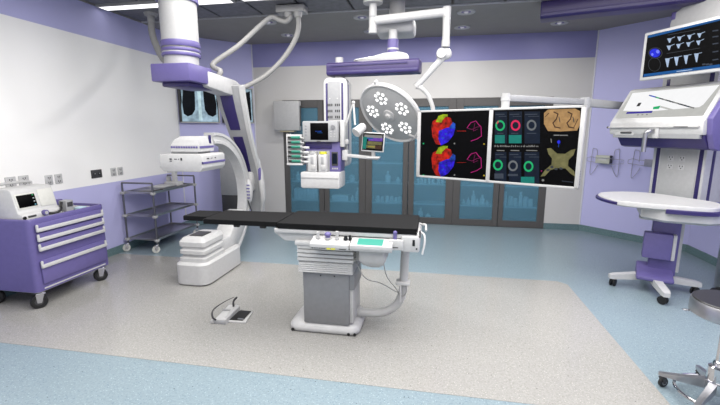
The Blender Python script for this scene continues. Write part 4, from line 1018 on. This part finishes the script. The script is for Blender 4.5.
# violet middle with bay and white drawer
fy = 4.34
def Xp(px, py=150, Y=fy): return at(px, py, Y).x
def Zp(py, px=325, Y=fy): return at(px, py, Y).z
x0, x1 = Xp(304), Xp(339.5)
b = MB(); b.span((x0, fy+.05, Zp(172.5)), (x1, PY, Zp(142)), 'purple', .012); b.span((x0+.01, fy+.04, Zp(149)), (x1-.1, fy+.055, Zp(143.5)), 'navy', .004)
b.span((x0+.01, fy+.042, Zp(172)), (Xp(328.5), fy+.052, Zp(151)), 'grey', .003)
b.build('violet_bay', t, world=True)
b = MB(); b.span((Xp(330.5), fy+.044, Zp(166)), (Xp(336.8), fy+.055, Zp(152)), 'darkgrey', .003); b.span((Xp(331.2), fy+.042, Zp(164)), (Xp(336), fy+.046, Zp(153.5)), 'g_navy')
for k in range(3): b.span((Xp(331+k*2.2), fy+.042, Zp(169.5)), (Xp(332.2+k*2.2), fy+.048, Zp(168)), 'white2')
b.build('gauge_panel', t, world=True)
b = MB(); b.prism([(x0-.03, Zp(186)), (x0-.02, Zp(188)), (x1+.005, Zp(188)), (x1+.01, Zp(186)), (x1+.01, Zp(172)), (x0-.03, Zp(172))], 'Y', fy-.06, PY-.02, 'white', .014)
b.span((x0-.02, fy-.066, Zp(178)), (x1, fy-.058, Zp(176.5)), 'white2', .002)
b.build('drawer', t, world=True)
b = MB(); b.span((x1-.002, fy+.03, Zp(147)), (x1+.05, PY-.02, Zp(120)), 'white', .012); b.box((x1+.06, fy+.1, Zp(142)), (.05, .05, .05), 'white', .01); b.build('side_bracket', t, world=True)
# ventilator monitor
mx0, mx1, mz0, mz1 = Xp(302.5, 130), Xp(338, 130), Zp(142), Zp(121)
t = thing('ventilator_monitor', 'grey ventilator with square black screen at the top of the centre pendant', 'medical monitor', ((mx0+mx1)/2, fy+.12, mz0))
b = MB(); b.span((mx0, fy-.01, mz0), (mx1, PY-.003, mz1), 'grey', .014); cs = b.build('casing', t, world=True)
b = MB(); b.span((Xp(311), fy-.014, Zp(140)), (Xp(328.7), fy-.006, Zp(123)), 'scr', .003); s_ = b.build('screen', t, world=True)
b = MB(); b.span((Xp(316), fy-.0155, Zp(131.6)), (Xp(322), fy-.0142, Zp(131)), 'g_azure'); b.span((Xp(318), fy-.0155, Zp(133)), (Xp(323), fy-.0142, Zp(132.6)), 'g_bar'); b.build('trace', s_, world=True)
b = MB(); b.cyl((Xp(333.5), fy-.012, Zp(127)), (Xp(333.5), fy-.03, Zp(127)), .022, 'midgrey', n=20); b.build('dial', t, world=True)
b = MB()
for py in (131.5, 134, 136.5):
    for px in (331.5, 334.8): b.span((Xp(px)-.008, fy-.014, Zp(py)-.006), (Xp(px)+.008, fy-.008, Zp(py)+.006), 'white2', .002)
for py in (126, 129, 132, 135): b.span((Xp(306.5)-.01, fy-.014, Zp(py)-.006), (Xp(306.5)+.01, fy-.008, Zp(py)+.006), 'midgrey', .002)
b.span((Xp(317.5), fy-.014, Zp(141.6)), (Xp(321), fy-.008, Zp(140.8)), 'darkgrey')
b.build('keys', t, world=True)
# two vaporiser canisters in the bay
zb = Zp(172)+.001
def canister(px0, px1, lab, cap):
    c = (Xp(px0)+Xp(px1))/2; w = Xp(px1)-Xp(px0)
    t = thing('vaporiser', lab, 'canister', (c, fy-.005, zb), group='vaporisers in the pendant bay')
    b = MB(); b.box((0, 0, .10), (w, .08, .2), 'white', .012); b.build('body', t)
    b = MB(); b.cyl((0, 0, .2), (0, 0, .226), w*.42, cap, n=20); b.build('dial', t)
    b = MB(); b.box((w*.12, -.043, .05), (w*.5, .012, .05), 'white2', .004); b.box((0, -.0415, .13), (w*.3, .004, .08), 'grey', .001); b.build('filler_block', t)
canister(308.5, 317.5, 'left one of two white vaporisers in the pendant bay', 'white2')
canister(319, 327.5, 'right one of two white vaporisers, with a yellow-green cap', 'yellow')
# syringe pump rack
t = thing('syringe_pump_rack', 'white rack of six green-striped syringe pumps at the left of the centre pendant', 'pump rack', (Xp(296), fy-.0, Zp(164.5)))
gy = fy+.02
b = MB(); b.span((Xp(287.5), gy, Zp(164)), (Xp(302), gy+.12, Zp(134.5)), 'white2', .006); b.span((Xp(287.2), gy-.05, Zp(165.5)), (Xp(303.2), gy+.1, Zp(163.6)), 'white', .004); b.span((Xp(286.9), gy-.03, Zp(165)), (Xp(288), gy+.1, Zp(134)), 'white', .003)
b.span((Xp(300), gy+.06, Zp(160)), (x0+.02, gy+.11, Zp(152)), 'white2', .004)
b.build('rack_frame', t, world=True)
for k in range(6):
    z = Zp(137.6+k*4.75)
    b = MB(); b.span((Xp(288.6), gy-.03, z-.02), (Xp(302), gy+.0, z+.02), 'white', .005); p = b.build('pump', t, world=True)
    b = MB(); b.cyl((Xp(292.3), gy-.036, z), (Xp(300.8), gy-.036, z), .016, 'teal', n=14); b.build('syringe', p, world=True)
    b = MB(); b.cyl((Xp(289), gy-.036, z), (Xp(292.2), gy-.036, z), .013, 'black', n=12); b.build('plunger', p, world=True)
    b = MB(); b.cyl((Xp(300.8), gy-.036, z), (Xp(305 if k < 2 else 309), gy-.05, z-.008), .008, 'white2', n=10)
    if k >= 2: b.cyl((Xp(305), gy-.05, z-.006), (Xp(310), gy-.055, z-.008), .014, 'white', n=10)
    b.build('nozzle', p, world=True)
# small monitor on a side arm
sx = x1+.03
t = thing('side_monitor', 'small colourful monitor on a white arm right of the centre pendant', 'monitor', (sx, fy+.12, Zp(158)))
my = 4.36
b = MB(); pA = Vector((sx-.01, my+.1, Zp(155.5))); pB = Vector((at(378, 158, my).x, my+.04, Zp(158)))
d = pB-pA; b.box((pA+pB)/2, (d.length, .06, .035), 'white', .008, rz=math.atan2(d.y, d.x), ry=-math.atan2(d.z, d.x)); b.box(pA+Vector((0.02, 0, .0)), (.07, .08, .12), 'white', .015); b.box(pB+Vector((-.05, -.02, .01)), (.14, .1, .02), 'white', .006); b.build('support_arm', t, world=True)
mc = at(373, 142, my); mw = .25
b = MB(); T = Matrix.Translation(mc) @ Matrix.Rotation(math.radians(-4), 4, 'Z') @ Matrix.Rotation(math.radians(3), 4, 'Y') @ Matrix.Rotation(math.radians(-8), 4, 'X'); b.T = T
b.box((0, .012, 0), (mw, .03, .21), 'white', .008); b.build('casing', t, world=True)
b = MB(); b.cyl(mc+Vector((0, .02, -.09)), mc+Vector((0, .05, -.17)), .022, 'white', n=14); b.build('stand', t, world=True)
b = MB(); b.T = T; b.box((0, -.004, 0), (mw-.02, .006, .185), 'scr'); s_ = b.build('screen', t, world=True)
b = MB(); b.T = T
for (xa, xb, za, zb_, m) in ((-.10, .10, .045, .075, 'g_txt'), (-.05, .105, .01, .05, 'g_vio'), (-.10, .0, .03, .06, 'g_bar'), (.0, .09, .045, .07, 'g_indigo'), (-.06, .1, -.03, .005, 'g_olive'), (-.08, .03, -.07, -.035, 'g_olive'), (.03, .1, -.075, -.035, 'g_brown'), (-.11, -.07, -.08, .05, 'g_teal'), (-.05, .09, -.055, -.05, 'g_yel')):
    b.span((xa, -.0085-random.random()*.002, za), (xb, -.0072, zb_), m)
b.build('shown_image', s_, world=True)
# exam lamp on a thin folding arm
ly = 4.42
t = thing('exam_lamp', 'small white lamp on a thin folding arm beside the ventilator', 'lamp', (x1+.03, ly+.05, Zp(128)))
b = MB(); e0 = Vector((x1+.04, ly+.03, at(345, 128, ly).z)); e1 = at(353.5, 102.5, ly); e2 = at(355, 125, ly-.05)
b.tube([e0, e1], .011, 'white', 8); b.tube([e1, e2], .011, 'white', 8); b.ball(e1, .02, 'white', 12); b.build('folding_arm', t, world=True)
h0 = at(354.5, 134, ly-.12); h1 = at(363, 126.5, ly-.03)
b = MB(); d = (h0-h1).normalized(); q = d.to_track_quat('Z', 'Y').to_matrix().to_4x4()
b.lathe([(.0, -.02), (.03, -.02), (.045, .0), (.05, .08), (.055, .12), (.05, .125), (0, .122)], 'white', Matrix.Translation(h1) @ q, 24); b.build('lamp_head', t, world=True)
# ------------------------------------------------------------------ surgical light
LY = 4.6
t = thing('surgical_light', 'large round surgical light with five LED clusters hanging above the table', 'surgical light', (at(373, 2, LY).x, LY, ZC))
mtop = at(373, 0, LY); mbot = at(373, 33, LY)
b = MB(); b.cyl((mtop.x, LY, ZC+.012), (mtop.x, LY, mbot.z), .042, 'white2', n=28); b.cyl((mtop.x, LY, at(373, 3.5, LY).z), (mtop.x, LY, at(373, -1, LY).z), .105, 'white2', n=32)
b.cyl((mtop.x, LY, at(373, 18, LY).z), (mtop.x, LY, at(373, 16.5, LY).z), .045, 'grey', n=28); b.cyl((mtop.x, LY, mbot.z-.004), (mtop.x, LY, at(373, 28, LY).z), .046, 'white2', n=28); b.build('ceiling_tube', t, world=True)
a0 = at(375, 20.5, LY); a1 = at(447, 12, LY)
b = MB(); b.tube([a0, a0+(a1-a0)*.5, a1], .046, 'white', 20); p = b.build('spring_arm', t, world=True)
k0 = at(447, 7, LY); k1 = at(445.5, 47, LY)
b = MB(); b.cyl(k0, at(446, 43, LY), .04, 'white2', n=24); b.cyl(k0, at(446.5, 17, LY), .044, 'white2', n=24); b.cyl(at(446, 40, LY), k1, .045, 'white2', n=24); b.build('drop_tube', t, world=True)
kn = at(446, 54, LY)
b = MB(); b.ball(kn, .062, 'white', 18, (1, .8, 1)); b.cyl(kn+Vector((-.05, -.08, 0)), kn+Vector((-.05, .08, 0)), .05, 'white2', n=20); b.build('elbow_joint', t, world=True)
l1 = at(416, 87, LY)
b = MB(); b.cyl(kn, kn+(l1-kn)*.97, .037, 'white', r1=.032, n=20); b.cyl(kn+(l1-kn)*.93, l1, .036, 'white2', n=20); b.build('lower_arm', t, world=True)
lc = at(390, 114.5, LY); nrm = Vector((-.46, -.71, -.68)).normalized()
q = nrm.to_track_quat('Z', 'Y').to_matrix().to_4x4(); HT = Matrix.Translation(lc) @ q
R_ = .40
rimR = lc + Vector((.27, .08, -.17))
b = MB(); b.tube([l1, at(421, 88, LY), at(427, 94, LY+.02), at(431, 102, LY+.04), at(433.5, 112, LY+.06), at(434, 125, LY+.08), at(429, 136, LY+.08), at(420, 138, LY+.06), at(409, 134, LY+.06)], .024, 'white', 12, 4); b.build('yoke', t, world=True)
b = MB(); b.T = HT
b.lathe([(0, -.12), (.11, -.12), (.13, -.10), (.28, -.085), (R_*.93, -.06), (R_, -.03), (R_+.004, .0), (R_-.012, .016), (R_-.03, .012), (R_-.04, .004), (.0, .004)], 'white', n=64)
hd = b.build('lamp_head', t, world=True)
b = MB(); b.T = HT; b.lathe([(0, .005), (R_-.04, .005), (R_-.05, .010), (.06, .016), (0, .017)], 'lens', n=64); cov = b.build('lens_cover', hd, world=True)
for k in range(5):
    b = MB(); b.T = HT; aa = k*2*PI/5+.35
    c = Vector((.225*math.cos(aa), .225*math.sin(aa), 0))
    for j in range(8):
        rr = .0 if j == 0 else .066; jj = j*2*PI/7+aa
        p = c+Vector((rr*math.cos(jj), rr*math.sin(jj), 0))
        b.lathe([(0, .012), (.019, .012), (.020, .017), (.014, .022), (0, .023)], 'led', Matrix.Translation(p), 14)
    b.build('led_cluster', cov, world=True)
b = MB(); b.T = HT; b.lathe([(0, .012), (.075, .012), (.07, .03), (.04, .035), (.03, .06), (0, .065)], 'white2', n=32); b.build('grip_handle', hd, world=True)
for aa in (PI*.5, PI*1.17, PI*1.83):
    b = MB(); b.T = HT; b.box((R_*math.cos(aa), R_*math.sin(aa), -.02), (.06, .035, .05), 'white2', .012, rz=aa); b.build('rim_clip', hd, world=True)
# ------------------------------------------------------------------ hoses at the ceiling
t = thing('hose_manifold', 'pale ceiling manifold with two ribbed hoses running to the C-arm', 'hoses', (-1.74, 4.92, ZC))
def ribbed(pts, r, k=10):
    P = spline([Vector(p) for p in pts], k); rs = [r*(1.0+.06*(i % 2)) for i in range(len(P))]
    b = MB(); b.tube(P, rs, 'hose', 12); return b
b = MB(); b.span((-1.92, 4.82, 2.985), (-1.57, 5.0, ZC-.003), 'bracket', .008); b.cyl((-1.76, 4.91, 3.0), (-1.76, 4.91, ZC+.012), .05, 'bracket', n=16); mf = b.build('manifold', t, world=True)
for x in (-1.78, -1.66):
    b = MB(); b.cyl((x, 4.88, 2.99), (x, 4.88, 2.93), .055, 'bracket', r1=.042, n=18); b.build('hose_socket', mf, world=True)
b = ribbed([(-1.78, 4.88, 2.95), at(290.5, 17, 4.86), at(286, 21.5, 4.85), at(279, 20, 4.83), at(271.5, 17.2, 4.8), at(262, 24, 4.75), at(238, 46, 4.6), at(213, 64, 4.45), (-2.42, 4.36, 2.26), (-2.47, 4.36, 2.19)], .028); b.build('hose', t, world=True)
b = ribbed([(-1.66, 4.88, 2.95), at(298.5, 28, 4.9), at(294, 42, 4.9), at(282, 60, 4.88), at(265, 76, 4.82), at(247, 86, 4.75), (-2.36, 4.70, 2.10)], .028); b.build('hose', t, world=True)
t = thing('ceiling_hose', 'single grey hose dropping from the ceiling left of the round column', 'hose', (-3.70, 4.9, ZC))
p = Vector((at(151, 18, 4.9).x, 4.9, 0))
b = MB(); b.cyl((p.x, 4.9, ZC+.012), (p.x, 4.9, at(151, 16, 4.9).z), .085, 'bracket', r1=.075, n=20); b.cyl((p.x, 4.9, at(151, 16, 4.9).z), (p.x, 4.9, at(151, 22, 4.9).z), .045, 'bracket', n=16); b.build('flange', t, world=True)
b = ribbed([at(151, 20, 4.9), at(152, 32, 4.9), at(156, 45, 4.86), at(166, 62, 4.75), at(188, 74, 4.5), (-2.68, 4.28, 2.2)], .04, 6); b.build('hose', t, world=True)
# ------------------------------------------------------------------ light
def area(nm, loc, size, e, rot=(0, 0, 0), col=(1, 1, 1), spread=PI):
    l = bpy.data.lights.new(nm, 'AREA'); l.shape = 'RECTANGLE'; l.size, l.size_y = size; l.energy = e; l.color = col; l.spread = spread
    o = bpy.data.objects.new(nm, l); C.objects.link(o); o.location = loc; o.rotation_euler = rot; return o
area('ceiling_lighting', (-.2, .7, ZC-.02), (5.8, 2.4), 150, col=(1, .975, .94))
area('ceiling_lighting', (.05, 3.1, ZC-.02), (5.3, 2.5), 222, col=(1, .975, .94))
for Yr, rn in rows:
    for k, xx in enumerate((-2.31, -1.0, .332, 1.643)):
        if rn == 'near' and k == 3: continue
        l = area('downlight_fill', (xx, Yr, ZC-.035), (.1, .1), (22 if k else 4) if rn == 'near' else 1.5, col=(1, .98, .96)); l.data.shape = 'DISK'  # fill light added at the mostly unlit downlights to brighten the far floor
w = bpy.data.worlds.new('world'); sc.world = w; w.use_nodes = True
w.node_tree.nodes['Background'].inputs[0].default_value = (.5, .5, .52, 1); w.node_tree.nodes['Background'].inputs[1].default_value = .3
sc.view_settings.view_transform = 'Standard'; sc.view_settings.look = 'None'; sc.view_settings.gamma = 1; sc.view_settings.exposure = .17
sc.view_settings.use_curve_mapping = False
sc.cycles.max_bounces = 8
